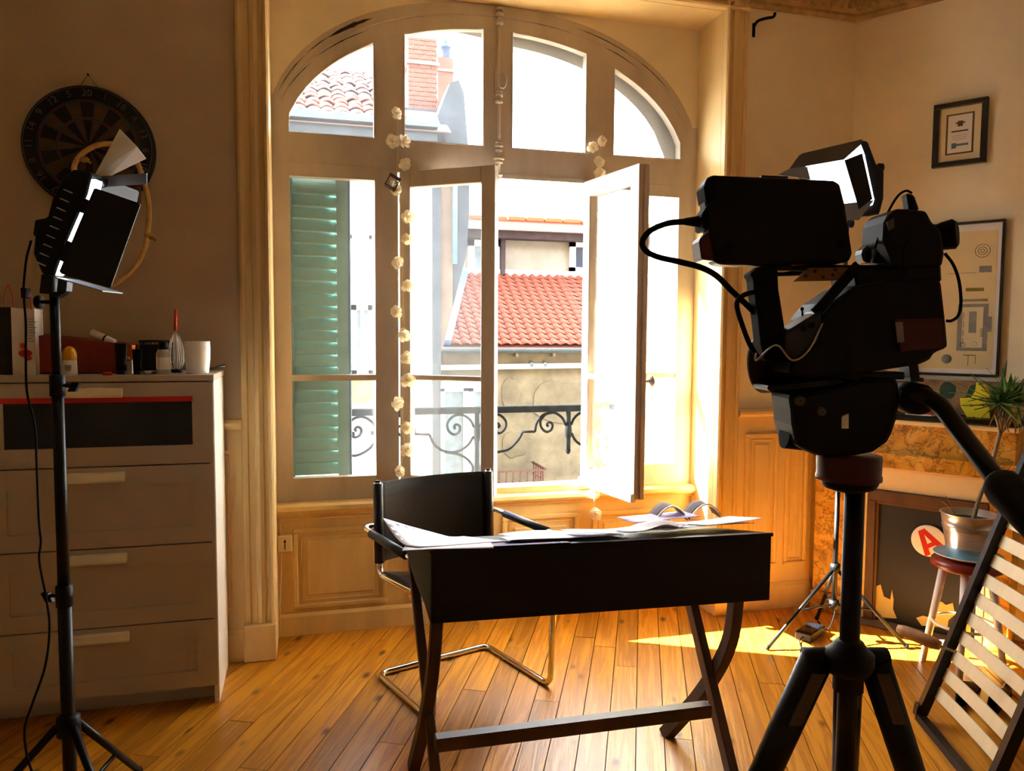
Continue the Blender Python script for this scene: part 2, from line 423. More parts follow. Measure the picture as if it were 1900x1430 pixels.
# ================================================================== THE ROOM
WY, NY = 3.42, 3.65            # wall plane, window plane (the window sits in a niche)
NX0, NX1, NTOP = -.13, 1.965, 2.955
CEIL = 3.16
FD = V((.56, -.8285, 0)).normalized(); FN = V((-.8285, -.56, 0)).normalized()   # fireplace wall: along, into the room
FC = V((2.717, WY, 0))
FE = FC + FD*1.4               # where the fireplace wall meets the side wall
RX0, RX1, RY0 = -2.6, FE.x, -2.6
# floor: every board its own piece
PA = radians(24.7); pu = V((sin(PA), cos(PA), 0)); pv = V((cos(PA), -sin(PA), 0))
floor = struct(MB().box(RX0-.02, RX1+.02, RY0-.02, 3.70, -.06, -.022).build('floor', 'floor_gap', loc=(0, 0, 0)), 'pine board floor, orange varnish, running slantwise to the window')
room = [V((RX0, RY0, 0)), V((RX1, RY0, 0)), V((RX1, FE.y+.12, 0)), V((2.95, 3.66, 0)), V((RX0, 3.66, 0))]
def clip(poly, a, b):
    e = b-a; out = []
    def sd(p): return e.x*(p.y-a.y)-e.y*(p.x-a.x)
    for i, p in enumerate(poly):
        q = poly[(i+1) % len(poly)]; dp, dq = sd(p), sd(q)
        if dp >= 0: out.append(p)
        if (dp >= 0) != (dq >= 0): out.append(p+(q-p)*(dp/(dp-dq)))
    return out
PW = .097; g = .0017
fr = Matrix.Rotation(pi/2-PA, 4, 'Z')     # local x runs along the boards
fi = fr.inverted()
for r in range(-44, 48):
    v0 = r*PW
    u = -5.2-random.random()*2.0
    while u < 6:
        ln = random.uniform(2.0, 3.4)
        poly = [pu*(u+g)+pv*(v0+g), pu*(u+g)+pv*(v0+PW-g), pu*(u+ln-g)+pv*(v0+PW-g), pu*(u+ln-g)+pv*(v0+g)]
        if (pu.cross(pv)).z < 0: poly.reverse()
        for i in range(5):
            poly = clip(poly, room[i], room[(i+1) % 5])
            if len(poly) < 3: break
        if len(poly) >= 3:
            c = sum(poly, V())/len(poly); dz = random.uniform(-.0006, .0006)
            b = MB(); b.prism([V((p.x, p.y, -.022)) for p in poly], (0, 0, .022+dz))
            me = b.mesh('board', fi @ Matrix.Translation(-c)); me.materials.append(MATS['pine_board'])
            place(me, 'board', floor, Matrix.Translation(c) @ fr)
        u += ln
# walls
b = MB()
b.box(RX0, NX0, WY, 3.8, -.02, CEIL); b.box(NX1, 3.1, WY+.0, 3.8, -.02, CEIL); b.box(NX0, NX1, WY, 3.8, NTOP, CEIL)
b.box(NX0, NX1, NY+.06, 3.8, -.02, .60)
# plaster round the outside of the arch
def superell(x, a, bb, z0, p):
    t = abs(x-.907)/a
    return z0+bb*(max(0, 1-t**p))**(1/p)
def pane_top(x): return superell(x, 1.0, .64, 2.2, 2.05)
def arch_out(x): return min(NTOP-.004, superell(x, 1.075, .752, 2.2, 2.25))
xs = [NX0+(NX1-NX0)*i/40 for i in range(41)]
up = [V((x, NY+.006, NTOP)) for x in xs]; lo = [V((x, NY+.006, arch_out(x)-.03)) for x in xs]
for i in range(40):
    b.prism([lo[i], lo[i+1], up[i+1], up[i]], (0, .14, 0))
wall_back = struct(b.build('wall_back', 'plaster', loc=(0, 0, 0)))
# same paint left of the window, with the shade put into its colour
struct(MB().box(RX0, NX0-.02, WY-.004, WY, 1.03, CEIL-.02).build('wall_left_shade', 'plaster_shaded'), 'textured wall left of the window with its shade coloured in brown'); 
bpy.data.objects['wall_left_shade'].parent = wall_back; bpy.data.objects['wall_left_shade'].matrix_basis = Matrix.Translation(bpy.data.objects['wall_left_shade'].location)
bpy.data.objects['wall_left_shade'].name = 'wall_shade'
b = MB(); p = FC+FD*-.02; q = FE+FD*.02
b.prism([p, q, q-FN*.2, p-FN*.2], (0, 0, CEIL)); struct(b.build('wall_right', 'plaster'))
struct(MB().box(RX1, RX1+.15, RY0, FE.y, -.02, CEIL).build('wall_side', 'plaster'))
struct(MB().box(RX0-.15, RX0, RY0, WY, -.02, CEIL).build('wall_left', 'plaster_shaded'))
struct(MB().box(RX0, RX1, RY0-.15, RY0, -.02, CEIL).build('wall_rear', 'plaster'))
struct(MB().box(RX0-.15, RX1+.15, RY0-.15, 4.0, CEIL, CEIL+.12).build('ceiling', 'ceiling_paint'))

# cornice: profile swept along the window wall and the fireplace wall
cor = thing('trim_1', 'ornate plaster cornice with leaf ornament under the ceiling', None, (0, 0, 2.98), kind='structure')
prof = [(0, 2.985), (.012, 2.985), (.022, 3.0), (.022, 3.012), (.035, 3.02), (.06, 3.05), (.10, 3.09), (.16, 3.11), (.16, CEIL), (0, CEIL)]
miter = (FN + V((0, -1, 0))).normalized(); mk = 1/miter.dot(V((0, -1, 0)))
def csweep(path, dirs, name):
    b = MB(); n = len(prof)
    for k in range(len(path)-1):
        A = [V((path[k].x, path[k].y, 0))+dirs[k]*h+V((0, 0, z)) for h, z in prof]; B = [V((path[k+1].x, path[k+1].y, 0))+dirs[k+1]*h+V((0, 0, z)) for h, z in prof]
        b.add(A+B, [(i, (i+1) % n, n+(i+1) % n, n+i) for i in range(n)])
    return b.build(name, 'cornice_paint', cor)
csweep([V((NX1+.125, WY, 0)), FC, FE], [V((0, -1, 0)), miter*mk, FN], 'cornice_run')
leaf = MB()
leaf.grid(lambda u, v: V(((u-.5)*.10*(1-.55*v*v), -.05*sin(v*2.4)-.02*cos((u-.5)*9), (v)*.11)), 4, 5, .006)
lm = leaf.mesh('cornice_leaf'); lm.materials.append(MATS['cornice_paint'])
bud = MB().ball((0, 0, 0), .028, 8, (1, .7, 1.2)); bm_ = bud.mesh('cornice_bud'); bm_.materials.append(MATS['cornice_paint'])
for i in range(6):
    place(lm, 'leaf_ornament', cor, Matrix.Translation(V((2.17+i*.105, WY-.03, 3.022-2.98))))
    place(bm_, 'bud_ornament', cor, Matrix.Translation(V((2.12+i*.105, WY-.05, 3.055-2.98))))
for i in range(11):
    c = FC+FD*(.07+i*.105)+FN*.03
    place(lm, 'leaf_ornament', cor, Matrix.Translation(V((c.x, c.y, .042))) @ Matrix.Rotation(atan2(FD.y, FD.x), 4, 'Z'))
    c = FC+FD*(.02+i*.105)+FN*.05
    place(bm_, 'bud_ornament', cor, Matrix.Translation(V((c.x, c.y, .075))) @ Matrix.Rotation(atan2(FD.y, FD.x), 4, 'Z'))

# casing round the niche (stepped, fluted moulding)
cas = thing('trim_2', 'fluted cream casing round the window niche', None, (0, WY, 0), kind='structure')
pr = [(0, 0), (0, .018), (.010, .026), (.022, .026), (.027, .017), (.050, .017), (.056, .030), (.070, .036), (.084, .030), (.088, .020), (.104, .020), (.109, .040), (.118, .046), (.126, .040), (.126, 0)]
def casing(xin, sgn, name):   # vertical, from the niche edge outward
    b = MB(); b.prism([V((xin+sgn*(.126-a), WY-h, .16)) for a, h in pr], (0, 0, NTOP+.11-.16)); b.build(name, 'cream_paint', cas)
    x0, x1 = sorted((xin-sgn*.002, xin+sgn*.13)); 
    q = MB(); q.box(x0, x1, WY-.052, WY, 0, .16); q.build('plinth_block', 'cream_paint', cas, bevel=.006, seg=2)
casing(NX0, -1, 'casing_side'); casing(NX1, 1, 'casing_side')
b = MB(); b.prism([V((NX0-.12, WY-h, NTOP+.126-a)) for a, h in pr], (NX1-NX0+.24, 0, 0)); b.build('casing_head', 'cream_paint', cas)
# niche lining
lin_ = MB(); lin_.box(NX0-.004, NX0+.001, WY-.002, NY+.01, 0, NTOP); lin_.box(NX1-.001, NX1+.004, WY-.002, NY+.01, 0, NTOP); lin_.box(NX0, NX1, WY-.002, NY+.01, NTOP-.002, NTOP+.004)
lin_.build('niche_lining', 'cream_paint', cas)

# panelled wainscot
def ring(b, x0, x1, z0, z1, y, wd, h):     # raised moulding frame proud of plane y (towards the room)
    for (a0, a1, c0, c1) in ((x0, x1, z0, z0+wd), (x0, x1, z1-wd, z1), (x0, x0+wd, z0+wd, z1-wd), (x1-wd, x1, z0+wd, z1-wd)):
        b.box(a0, a1, y-h, y+.002, c0, c1)
def wainscot(name, label, x0, x1, panels, group=None):
    t = thing(name, label, None, (x0, WY, 0), kind='structure')
    MB().box(x0, x1, WY-.014, WY, .13, 1.0).build('backing', 'cream_paint', t)
    b = MB(); b.prism([V((x0, WY, .995)), V((x0, WY-.026, .995)), V((x0, WY-.034, 1.008)), V((x0, WY-.034, 1.022)), V((x0, WY-.022, 1.034)), V((x0, WY, 1.038))], (x1-x0, 0, 0)); b.build('chair_rail', 'cream_paint', t)
    b = MB(); b.prism([V((x0, WY, 0)), V((x0, WY-.028, 0)), V((x0, WY-.028, .115)), V((x0, WY-.018, .135)), V((x0, WY, .135))], (x1-x0, 0, 0)); b.build('skirting', 'cream_paint', t)
    for (a, c) in panels:
        q = MB(); ring(q, a, c, .22, .91, WY-.013, .02, .012); ring(q, a+.03, c-.03, .25, .88, WY-.013, .008, .006); q.build('panel_moulding', 'cream_paint', t, bevel=.004)
        MB().box(a+.055, c-.055, WY-.020, WY-.013, .275, .855).build('raised_panel', 'cream_dark' if False else 'cream_paint', t, bevel=.004)
    return t
wainscot('trim_3', 'cream wainscot panelling behind the chest of drawers', RX0, NX0-.127, [(-.95, -.55), (-.45, -.31), (-1.6, -1.1), (-2.3, -1.8)])
wainscot('trim_4', 'cream wainscot panelling between window and fireplace', NX1+.127, 2.53, [(2.135, 2.325), (2.37, 2.50)])

# apron panelling under the window
ap = thing('trim_5', 'cream panelling under the window sill', None, (0, NY, 0), kind='structure')
MB().box(NX0, NX1, NY-.006, NY+.06, 0, .60).build('backing', 'cream_dark', ap)
b = MB(); b.prism([V((NX0, NY, 0)), V((NX0, NY-.024, 0)), V((NX0, NY-.024, .088)), V((NX0, NY-.014, .102)), V((NX0, NY, .102))], (NX1-NX0, 0, 0)); b.build('skirting', 'cream_dark', ap)
b = MB(); b.prism([V((NX0, NY, .555)), V((NX0, NY-.018, .555)), V((NX0, NY-.024, .568)), V((NX0, NY-.05, .578)), V((NX0, NY-.062, .592)), V((NX0, NY-.058, .610)), V((NX0, NY-.04, .620)), V((NX0, NY+.03, .622)), V((NX0, NY+.03, .555))], (NX1-NX0, 0, 0)); b.build('sill', 'cream_dark', ap)
for a, c in ((-.06, .37), (.47, .86), (.935, 1.335), (1.41, 1.86)):
    q = MB(); ring(q, a, c, .12, .50, NY-.005, .022, .014); ring(q, a+.035, c-.035, .155, .465, NY-.005, .007, .005); q.build('panel_moulding', 'cream_dark', ap, bevel=.004)
    MB().box(a+.06, c-.06, NY-.014, NY-.004, .18, .44).build('raised_panel', 'cream_dark', ap, bevel=.005)

# ================================================================== THE WINDOW
win = thing('window_1', 'arched four-bay window with opened inward casements', None, (.907, NY, .6), kind='structure')
Y0, Y1 = NY, NY+.055
bays = [(-.055, .323), (.46, .838), (.976, 1.355), (1.50, 1.868)]
# arch rail
b = MB(); n = 48
xs = [NX0+.002+(NX1-NX0-.004)*i/n for i in range(n+1)]
for i in range(n):
    x0, x1 = xs[i], xs[i+1]
    l0 = max(2.20, pane_top(x0)); l1 = max(2.20, pane_top(x1))
    b.prism([V((x0, Y0, l0)), V((x1, Y0, l1)), V((x1, Y0, max(l1+.02, arch_out(x1)))), V((x0, Y0, max(l0+.02, arch_out(x0))))], (0, Y1-Y0, 0))
b.build('arch_rail', 'sash_paint', win)
# a bead that follows the arch, and the open joints in the old paint
b = MB()
for off, h in ((.072, .010),):
    pts = [V((x, Y0-.002, superell(x, 1.04, .70, 2.2, 2.2))) for x in [(-.09)+(1.994)*i/60 for i in range(61)]]
    b.tube(pts, .0035, 6)
b.build('arch_bead', 'sash_paint', win)
def crackline(x0, x1, dz, wd, a=1.058, bb=.727):
    k = 14; vs = []
    for i in range(k+1):
        x = x0+(x1-x0)*i/k; z = superell(x, a, bb, 2.2, 2.22)+dz; h = wd*sin(pi*i/k)*(.6+.6*random.random())
        vs.append((V((x, Y0-.0015, z)), h))
    pts = [p+V((0, 0, h)) for p, h in vs]+[p-V((0, 0, h)) for p, h in reversed(vs)][1:-1]
    b = MB(); b.prism(pts, (0, .001, 0)); b.build('open_joint', 'crack', win)
crackline(.12, .32, .0, .011); crackline(-.10, .02, .0, .0035); crackline(.02, .13, .002, .003); crackline(.06, .30, -.048, .0025); crackline(-.06, .05, -.055, .0025)
crackline(.42, .60, -.03, .002); crackline(1.05, 1.3, -.03, .0025); crackline(1.45, 1.62, -.035, .0025); crackline(1.3, 1.62, .0, .0022); crackline(1.62, 1.80, .0, .0022)
def post(x0, x1, z0, z1, name='post', mt='sash_paint'):
    return MB().box(x0, x1, Y0, Y1, z0, z1).build(name, mt, win)
def stile_top(x): return pane_top(x)+.012
for (x0, x1) in ((.323, .46), (.838, .976), (1.355, 1.50)):
    b = MB(); b.prism([V((x0, Y0+.001, 2.29)), V((x1, Y0+.001, 2.29)), V((x1, Y0+.001, stile_top(x1))), V((x0, Y0+.001, stile_top(x0)))], (0, Y1-Y0-.002, 0)); b.build('transom_post', 'sash_paint', win)
MB().box(NX0+.001, -.055, Y0+.0015, Y1-.0015, .62, 2.46).build('jamb_post', 'sash_paint', win); MB().box(1.868, NX1-.001, Y0+.0015, Y1-.0015, .62, 2.46).build('jamb_post', 'sash_paint', win)
post(.323, .430, .6225, 2.104, 'mullion'); post(1.395, 1.50, .6225, 2.104, 'mullion')
MB().box(NX0+.0015, NX1-.0015, Y0-.0008, Y1+.0008, 2.165, 2.295).build('transom', 'sash_paint', win); post(-.06, .4285, 2.105, 2.164, 'transom'); post(1.396, 1.87, 2.105, 2.164, 'transom')
MB().box(.425, 1.40, Y0-.006, Y0+.012, 2.148, 2.168).build('transom_bead', 'sash_paint', win)
for x0, x1 in (bays[0], bays[3]):
    MB().box(x0, x1, Y0+.002, Y1-.002, .6225, .73).build('bottom_rail', 'sash_paint', win); MB().box(x0, x1, Y0+.006, Y1-.006, 1.180, 1.207).build('glazing_bar', 'sash_paint', win)
MB().box(.425, 1.40, Y0-.03, Y1+.02, .622, .650).build('bottom_sill', 'cream_dark', win)
# panes
def pane(pts, parent, mt='dusty_glass', vec=(0, .004, 0)):
    b = MB(); b.prism(pts, vec); return b.build('pane', mt, parent)
yg = Y0+.03
for k, (x0, x1) in enumerate(bays):
    pts = [V((x0-.006, yg, 2.288)), V((x1+.006, yg, 2.288))]
    for i in range(11):
        x = x1+.006-(x1-x0+.012)*i/10; pts.append(V((x, yg, pane_top(x)+.008)))
    pane(pts, win)
for x0, x1 in (bays[0], bays[3]):
    for z0, z1 in ((.724, 1.184), (1.203, 2.112)):
        pane([V((x0-.006, yg, z0)), V((x1+.006, yg, z0)), V((x1+.006, yg, z1)), V((x0-.006, yg, z1))], win)
# glazing beads that catch the light
for k, (x0, x1) in enumerate(bays):
    b = MB(); pts = [V((x0, Y0-.001, 2.294))]+[V((x, Y0-.001, pane_top(x)-.004)) for x in [x0+(x1-x0)*i/10 for i in range(11)]]+[V((x1, Y0-.001, 2.294))]
    b.tube(pts, .0045, 6, closed=True); b.build('glazing_bead', 'sash_paint', win)
# espagnolette rod on the middle post of the transom
b = MB(); xm = .909; yr = Y0-.014
b.cyl((xm, yr, 2.14), (xm, yr, 2.94), .0075, seg=10)
for z, r in ((2.93, .016), (2.905, .020), (2.88, .014), (2.865, .018)): b.lathe([(.006, -.008), (r, -.006), (r, .006), (.006, .008)], (xm, yr, z), seg=12)
for z, r in ((2.545, .014), (2.53, .018), (2.515, .013), (2.50, .018), (2.31, .016), (2.295, .021), (2.275, .017), (2.235, .026), (2.22, .020), (2.16, .018)): b.lathe([(.006, -.007), (r, -.005), (r, .005), (.006, .007)], (xm, yr, z), seg=12)
b.tube([V((xm+.012+.018*cos(g), yr-.012, 2.60+.036*sin(g))) for g in [2*pi*i/20 for i in range(20)]], .005, 8, closed=True)
b.box(xm-.02, xm+.02, yr+.002, Y0, 2.54, 2.66)
b.build('espagnolette_rod', 'sash_paint', win)
# casements
def casement(name, hx, hy, ang, sgn, label):
    t = bpy.data.objects.new(name, None); col.objects.link(t); t.parent = win
    t.matrix_basis = Matrix.Translation(V((hx, hy, .655))-win.location) @ Matrix.Rotation(ang, 4, 'Z')
    t['label'] = label
    W, H = .478, 1.497; s = sgn
    def bx(nm, a0, a1, z0, z1, y0=-.002, y1=.040, mt='sash_paint', bev=.003):
        x0, x1 = sorted((a0*s, a1*s)); q = MB(); q.box(x0, x1, y0, y1, z0, z1)
        q.v = [wm(t) @ p for p in q.v]; return q.build(nm, mt, t, bevel=bev)
    bx('hinge_stile', 0, .055, 0, H); bx('meeting_stile', W-.066, W, 0, H); bx('top_rail', .055, W-.066, H-.075, H); bx('bottom_rail', .055, W-.066, 0, .075); bx('glazing_bar', .055, W-.066, .528, .552, .004, .034)
    # painted white outside
    for nm, a0, a1, z0, z1 in (('outside_face', 0, .055, 0, H), ('outside_face', W-.066, W, 0, H), ('outside_face', .055, W-.066, H-.075, H), ('outside_face', .055, W-.066, 0, .075), ('outside_face', .055, W-.066, .528, .552)):
        bx(nm, a0, a1, z0, z1, .034 if z0 == .528 else .0402, .036 if z0 == .528 else .042, 'sash_outside', 0)
    for z0, z1 in ((.072, .530), (.550, H-.072)): bx('pane', .05, W-.061, z0, z1, .016, .019, 'dusty_glass' if sgn > 0 else 'clear_glass', 0)
    return t, bx
lc, _ = casement('casement_left', .437, NY+.005, -radians(35), 1, 'left casement standing a little ajar')
rc, bx = casement('casement_right', 1.388, NY+.005, radians(100), -1, 'right casement swung fully into the room')
bx('drip_rail', 0, .478, -.012, .03, .03, .055, 'sash_outside')
# edge lip and cremone bolt of the opened casement
bx('edge_lip', .478, .486, .0, 1.497, -.010, .016)
bx('bolt_plate', .440, .462, .30, 1.10, -.010, -.002, 'sash_paint')
q = MB(); W_ = wm(rc)
for z in (.52, .46, .60, .65): q.lathe([(.004, 0), (.016, .002), (.018, .008), (.010, .014)], (-.451, -.008, z), (0, -1, 0), 10)
q.cyl((-.451, -.01, .02), (-.451, -.01, 1.49), .006, seg=8)
q.v = [W_ @ p for p in q.v]; q.build('cremone_bolt', 'sash_paint', rc)
q = MB(); q.lathe([(.009, 0), (.008, .02), (.007, .035), (.026, .042), (.030, .050), (.024, .058), (.004, .06)], (-.451, -.008, .535), (0, -1, 0), 16)
q.v = [W_ @ p for p in q.v]; q.build('knob', 'steel', rc)
# switch box and cable on the apron
sw = thing('cable_switch', 'small cream switch box with an arrow mark on the panelling', 'switch', (-.105, NY-.02, .42))
MB().box(-.128, -.062, NY-.035, NY-.006, .400, .475).build('cover', 'cream_flat', sw, bevel=.004)
b = MB(); b.box(-.0975, -.0925, NY-.0362, NY-.035, .412, .445); b.prism([V((-.102, NY-.0362, .445)), V((-.088, NY-.0362, .445)), V((-.095, NY-.0362, .461))], (0, .001, 0)); b.build('arrow_mark', 'crack', sw)
b = MB(); b.tube(smoothpath([(-.112, NY-.012, .475), (-.112, NY-.012, .53), (-.09, NY-.012, .545), (.05, NY-.026, .547), (.3, NY-.026, .548)], 4), .003, 6); b.tube(smoothpath([(-.11, NY-.012, .40), (-.118, NY-.03, .2), (-.122, NY-.03, .02)], 4), .003, 6); b.build('cable', 'cream_flat', sw)
# curtain bracket by the niche
hk = thing('curtain_bracket', 'small dark iron curtain bracket high on the wall', 'hook', (2.135, WY, 2.86))
q = MB(); q.box(2.122, 2.136, WY-.004, WY, 2.85, 2.915); q.build('wall_plate', 'iron', hk)
b = MB(); b.tube(smoothpath([(2.129, WY-.004, 2.90), (2.133, WY-.03, 2.915), (2.16, WY-.06, 2.92), (2.19, WY-.07, 2.925), (2.20, WY-.07, 2.945)], 4), .007, 8); b.build('arm', 'iron', hk)
# ================================================================== OUTSIDE
# louvred shutters
def shutter(name, label, loc, rz, wd, z0, z1, slat_mt, stile_mt, edge_mt=None, pitch=.0565):
    t = thing(name, label, 'shutter', loc, rz, group='louvred shutters')
    W = wm(t); h = z1-z0
    def bx(nm, x0, x1, y0, y1, a, c, mt, bev=.002):
        q = MB(); q.box(x0, x1, y0, y1, a, c); q.v = [W @ p for p in q.v]; return q.build(nm, mt, t, bevel=bev)
    bx('stile', 0, .035, 0, .028, 0, h, stile_mt); bx('stile', wd-.055, wd, 0, .028, 0, h, stile_mt)
    if edge_mt: bx('edge_strip', wd, wd+.010, -.002, .026, 0, h, edge_mt)
    bx('rail', .035, wd-.055, 0, .028, 0, .05, stile_mt); bx('rail', .035, wd-.055, 0, .028, h-.06, h, stile_mt)
    q = MB(); wl = wd-.09
    prof = [(-.004, -.030), (.0, -.036), (.008, -.034), (.020, .0), (.026, .030), (.030, .046), (.022, .044), (.012, .012)]
    q.prism([V((0, y-.002, z)) for y, z in prof], (wl, 0, 0)); me = q.mesh('louvre', bevel=.0015); me.materials.append(MATS[slat_mt])
    n = int((h-.13)/pitch)
    for i in range(n): place(me, 'louvre', t, Matrix.Translation(V((.035, 0, .09+i*pitch))))
    return t
shutter('louvred_shutter', 'green louvred shutter folded behind the left side light', (-.08, 3.708, .68), 0, .285, .68, 2.2, 'shutter_green', 'shutter_green', 'shutter_edge')
shutter('louvred_shutter', 'louvred shutter coloured as if sunlit, standing open beyond the right side light', (1.93, 3.73, .68), radians(92), .31, .68, 2.2, 'shutter_sunlit', 'shutter_sunlit')

# wrought iron window guard
RY = 4.08
gd = thing('balcony_railing', 'black wrought iron balcony railing with scrolls outside the window', 'railing', pY(885, 900, RY))
def ir(x, y): return pY(640+x/4.043, 680+y/4.043, RY)
zt = ir(990, 325).z
MB().box(-.35, 2.35, RY-.02, RY+.02, zt-.018, zt+.018).build('top_rail', 'iron', gd, bevel=.004)
xp1, xp2 = ir(990, 500).x, ir(1675, 500).x
for xp, zb in ((xp1, .35), (xp2, ir(1675, 640).z), (2*xp1-xp2, ir(1675, 640).z), (2*xp2-xp1, .35)):
    b = MB(); b.box(xp-.011, xp+.011, RY-.008, RY+.008, zb, zt-.017)
    zc = ir(990, 500).z
    b.lathe([(.011, -.05), (.018, -.03), (.020, 0), (.018, .03), (.011, .05)], (xp, RY, zc), seg=10)
    b.lathe([(.008, -.02), (.016, 0), (.008, .02)], (xp, RY, zb+.01), seg=10)
    b.build('upright', 'iron', gd)
MB().box(-.35, 2.35, RY-.015, RY+.015, .30, .33).build('bottom_rail', 'iron', gd)
arc1 = [(968, 455), (940, 400), (880, 362), (815, 372), (770, 420), (775, 475), (815, 508), (855, 490), (862, 450), (835, 433), (818, 452), (830, 466)]
arc2 = [(965, 520), (920, 590), (830, 640), (740, 632), (668, 580), (636, 512)]
step = [(636, 510), (525, 505)]
arc3 = [(525, 505), (512, 430), (480, 392)]
low = [(750, 640), (880, 668), (955, 740), (950, 800), (920, 822), (895, 808)]
def scroll(pts, fx, nm):
    P = [ir(*p) for p in pts]; P = [V((fx(p.x), RY, p.z)) for p in P]
    b = MB(); b.tube(smoothpath(P, 5) if len(P) > 2 else P, .0075, 6); b.build(nm, 'iron', gd)
pos = [lambda x: x, lambda x: 2*xp1-x, lambda x: x+(xp2-xp1), lambda x: 2*xp1-x+(xp2-xp1), lambda x: 2*xp1-x-(xp2-xp1), lambda x: x-(xp2-xp1), lambda x: x+2*(xp2-xp1)]
for i, f in enumerate(pos):
    scroll(arc1, f, 'scroll')
    if i in (0, 3, 5):
        scroll(arc2, f, 'scroll'); scroll(step, f, 'scroll'); scroll(arc3, f, 'scroll')
    if i in (0, 1): scroll(low, f, 'scroll')
# right-hand wave
w2 = [(1135, 640), (1230, 618), (1300, 550), (1335, 488)]
scroll(w2, lambda x: x, 'scroll'); scroll([(1335, 488), (1425, 488)], lambda x: x, 'scroll'); scroll([(1425, 488), (1440, 420), (1490, 362), (1560, 345)], lambda x: x, 'scroll')
# outer ledge
struct(MB().box(NX0-.3, NX1+.3, 3.852, 4.2, .28, .60 if False else .30).build('trim_6', 'stone_beige'), 'stone ledge outside the window')

# our own house front: masonry arch, facade, added slab overhead that blocks the high sun
ow = thing('wall_outside', 'outer face of our own house round the window', None, (.9, 3.8, 0), kind='structure')
b = MB()
def mas(x):
    k = min(1, max(0, (1.0-x)/.5)); t = abs(x-.872)/(.957+.06*k); return 2.2+(.60+.075*k)*(max(0, 1-t**2.1))**(1/2.1)
xs = [NX0+(NX1-NX0)*i/40 for i in range(41)]
for i in range(40): b.prism([V((xs[i], 3.725, mas(xs[i]))), V((xs[i+1], 3.725, mas(xs[i+1]))), V((xs[i+1], 3.725, 3.0)), V((xs[i], 3.725, 3.0))], (0, .074, 0))
b.build('masonry_arch', 'board_white', ow)
b = MB(); b.box(-22, -.13, 3.801, 3.85, -8, 9); b.box(1.965, 22, 3.801, 3.85, -8, 9); b.box(-.13, 1.965, 3.801, 3.85, 2.99, 9); b.box(-.13, 1.965, 3.801, 3.85, -8, .29); b.build('facade', 'stucco_patch', ow)
MB().box(-1.2, 3.2, 3.852, 4.60, 3.12, 3.28).build('sun_block_slab', 'board_white', ow)  # slab added to keep high sun off the casement and fireplace
# ---- the house straight across: stucco wall, tiled roof, attic storey
HY = 15.0
hs = thing('opposite_house', 'stucco house across the street with red tiled roof and attic', 'building', (6, HY, -8))
def h(x, y, Y=HY): return pY(x, y, Y)
eZ = h(1000, 641).z; topY = HY+2.3
rZ = pY(1000, 512, topY).z
xl = h(822, 640).x; xr = h(1500, 640).x
MB().box(xl, xr, HY+.05, HY+8, -8, eZ-.06).build('wall', 'stucco', hs)
# crumbling plaster band and patches
for k, (x0, y0, x1, y1) in enumerate(((925, 652, 1095, 668), (930, 700, 965, 760), (985, 705, 1085, 790), (930, 800, 980, 850))):
    a, c = h(x0, y1), h(x1, y0); q = MB(); pts = []
    for i in range(14):
        gk = 2*pi*i/14; rr = 1+random.uniform(-.16, .1)
        pts.append(V(((a.x+c.x)/2+(c.x-a.x)/2*cos(gk)*rr, HY+.03, (a.z+c.z)/2+(c.z-a.z)/2*sin(gk)*rr)))
    q.prism(pts, (0, .05, 0)); q.build('plaster_patch', 'stucco_patch', hs)
MB().box(xl, xr, HY-.02, HY+.06, eZ-.38, eZ-.14).build('plaster_band', 'stucco_patch', hs)
b = MB(); z = h(1000, 678).z; b.cyl((xl-.2, HY-.06, z-.03), (xr, HY-.06, z+.05), .055, seg=10); b.build('drain_pipe', 'board_white', hs)
for xx in (800, 1010):
    p = h(xx if xx > 900 else 985, 676, HY-.06); q = MB(); q.lathe([(.07, -.03), (.07, .03)], (p.x, p.y, p.z), (1, 0, 0), 12); q.build('pipe_clamp', 'zinc', hs)
b = MB(); b.prism([V((xl-.3, HY-.16+.13*cos(t), eZ-.05+.1*sin(t))) for t in [pi+pi*i/8 for i in range(9)]], (xr-xl+.3, 0, 0)); b.build('gutter', 'zinc', hs)
for xx in (955, 1023):
    p = h(xx, 648); MB().box(p.x-.03, p.x+.03, HY-.2, HY+.05, p.z-.14, p.z-.02).build('gutter_bracket', 'stucco_patch', hs)
rs = V((0, topY-HY+.1, rZ-eZ)); rl = rs.length; rd = rs.normalized(); rn = V((1, 0, 0)).cross(rd)
b = MB(); b.prism([V((xl, HY-.1, eZ-.03)), V((xr, HY-.1, eZ-.03)), V((xr, topY, rZ-.03)), V((xl, topY, rZ-.03))], rn*.02); b.build('roof_deck', 'roof_tile', hs)
# roof tiles, one mesh
TW, ROWS = .205, 15; TL = rl/ROWS
q = MB()
def tilef(u, v):
    x = (u-.5)*TW*1.04; s = .028*sin((u-.12)*2*pi)
    return V((x, v*TL*1.25, .034+s*.9+.022*(1-v)-(.012*sin(u*pi*2) if v < .01 else 0)))
q.grid(tilef, 8, 2, .018); tme = q.mesh('roof_tile'); tme.materials.append(MATS['roof_tile'])
base = Matrix.Identity(4); ex = V((1, 0, 0))
for i in range(3): base[i][0], base[i][1], base[i][2] = ex[i], rd[i], rn[i]
HL = Matrix.Translation(-hs.location)
xt0, xt1 = h(836, 640).x, h(1100, 600).x
nt_ = 0
for r in range(ROWS):
    o = V((0, HY-.12, eZ+.0))+rd*(r*TL)
    x = xt0+.1 + r*.045*0
    while x < xt1:
        mm = base.copy(); mm.translation = V((x, o.y, o.z)); place(tme, 'roof_tile', hs, HL @ mm); x += TW; nt_ += 1
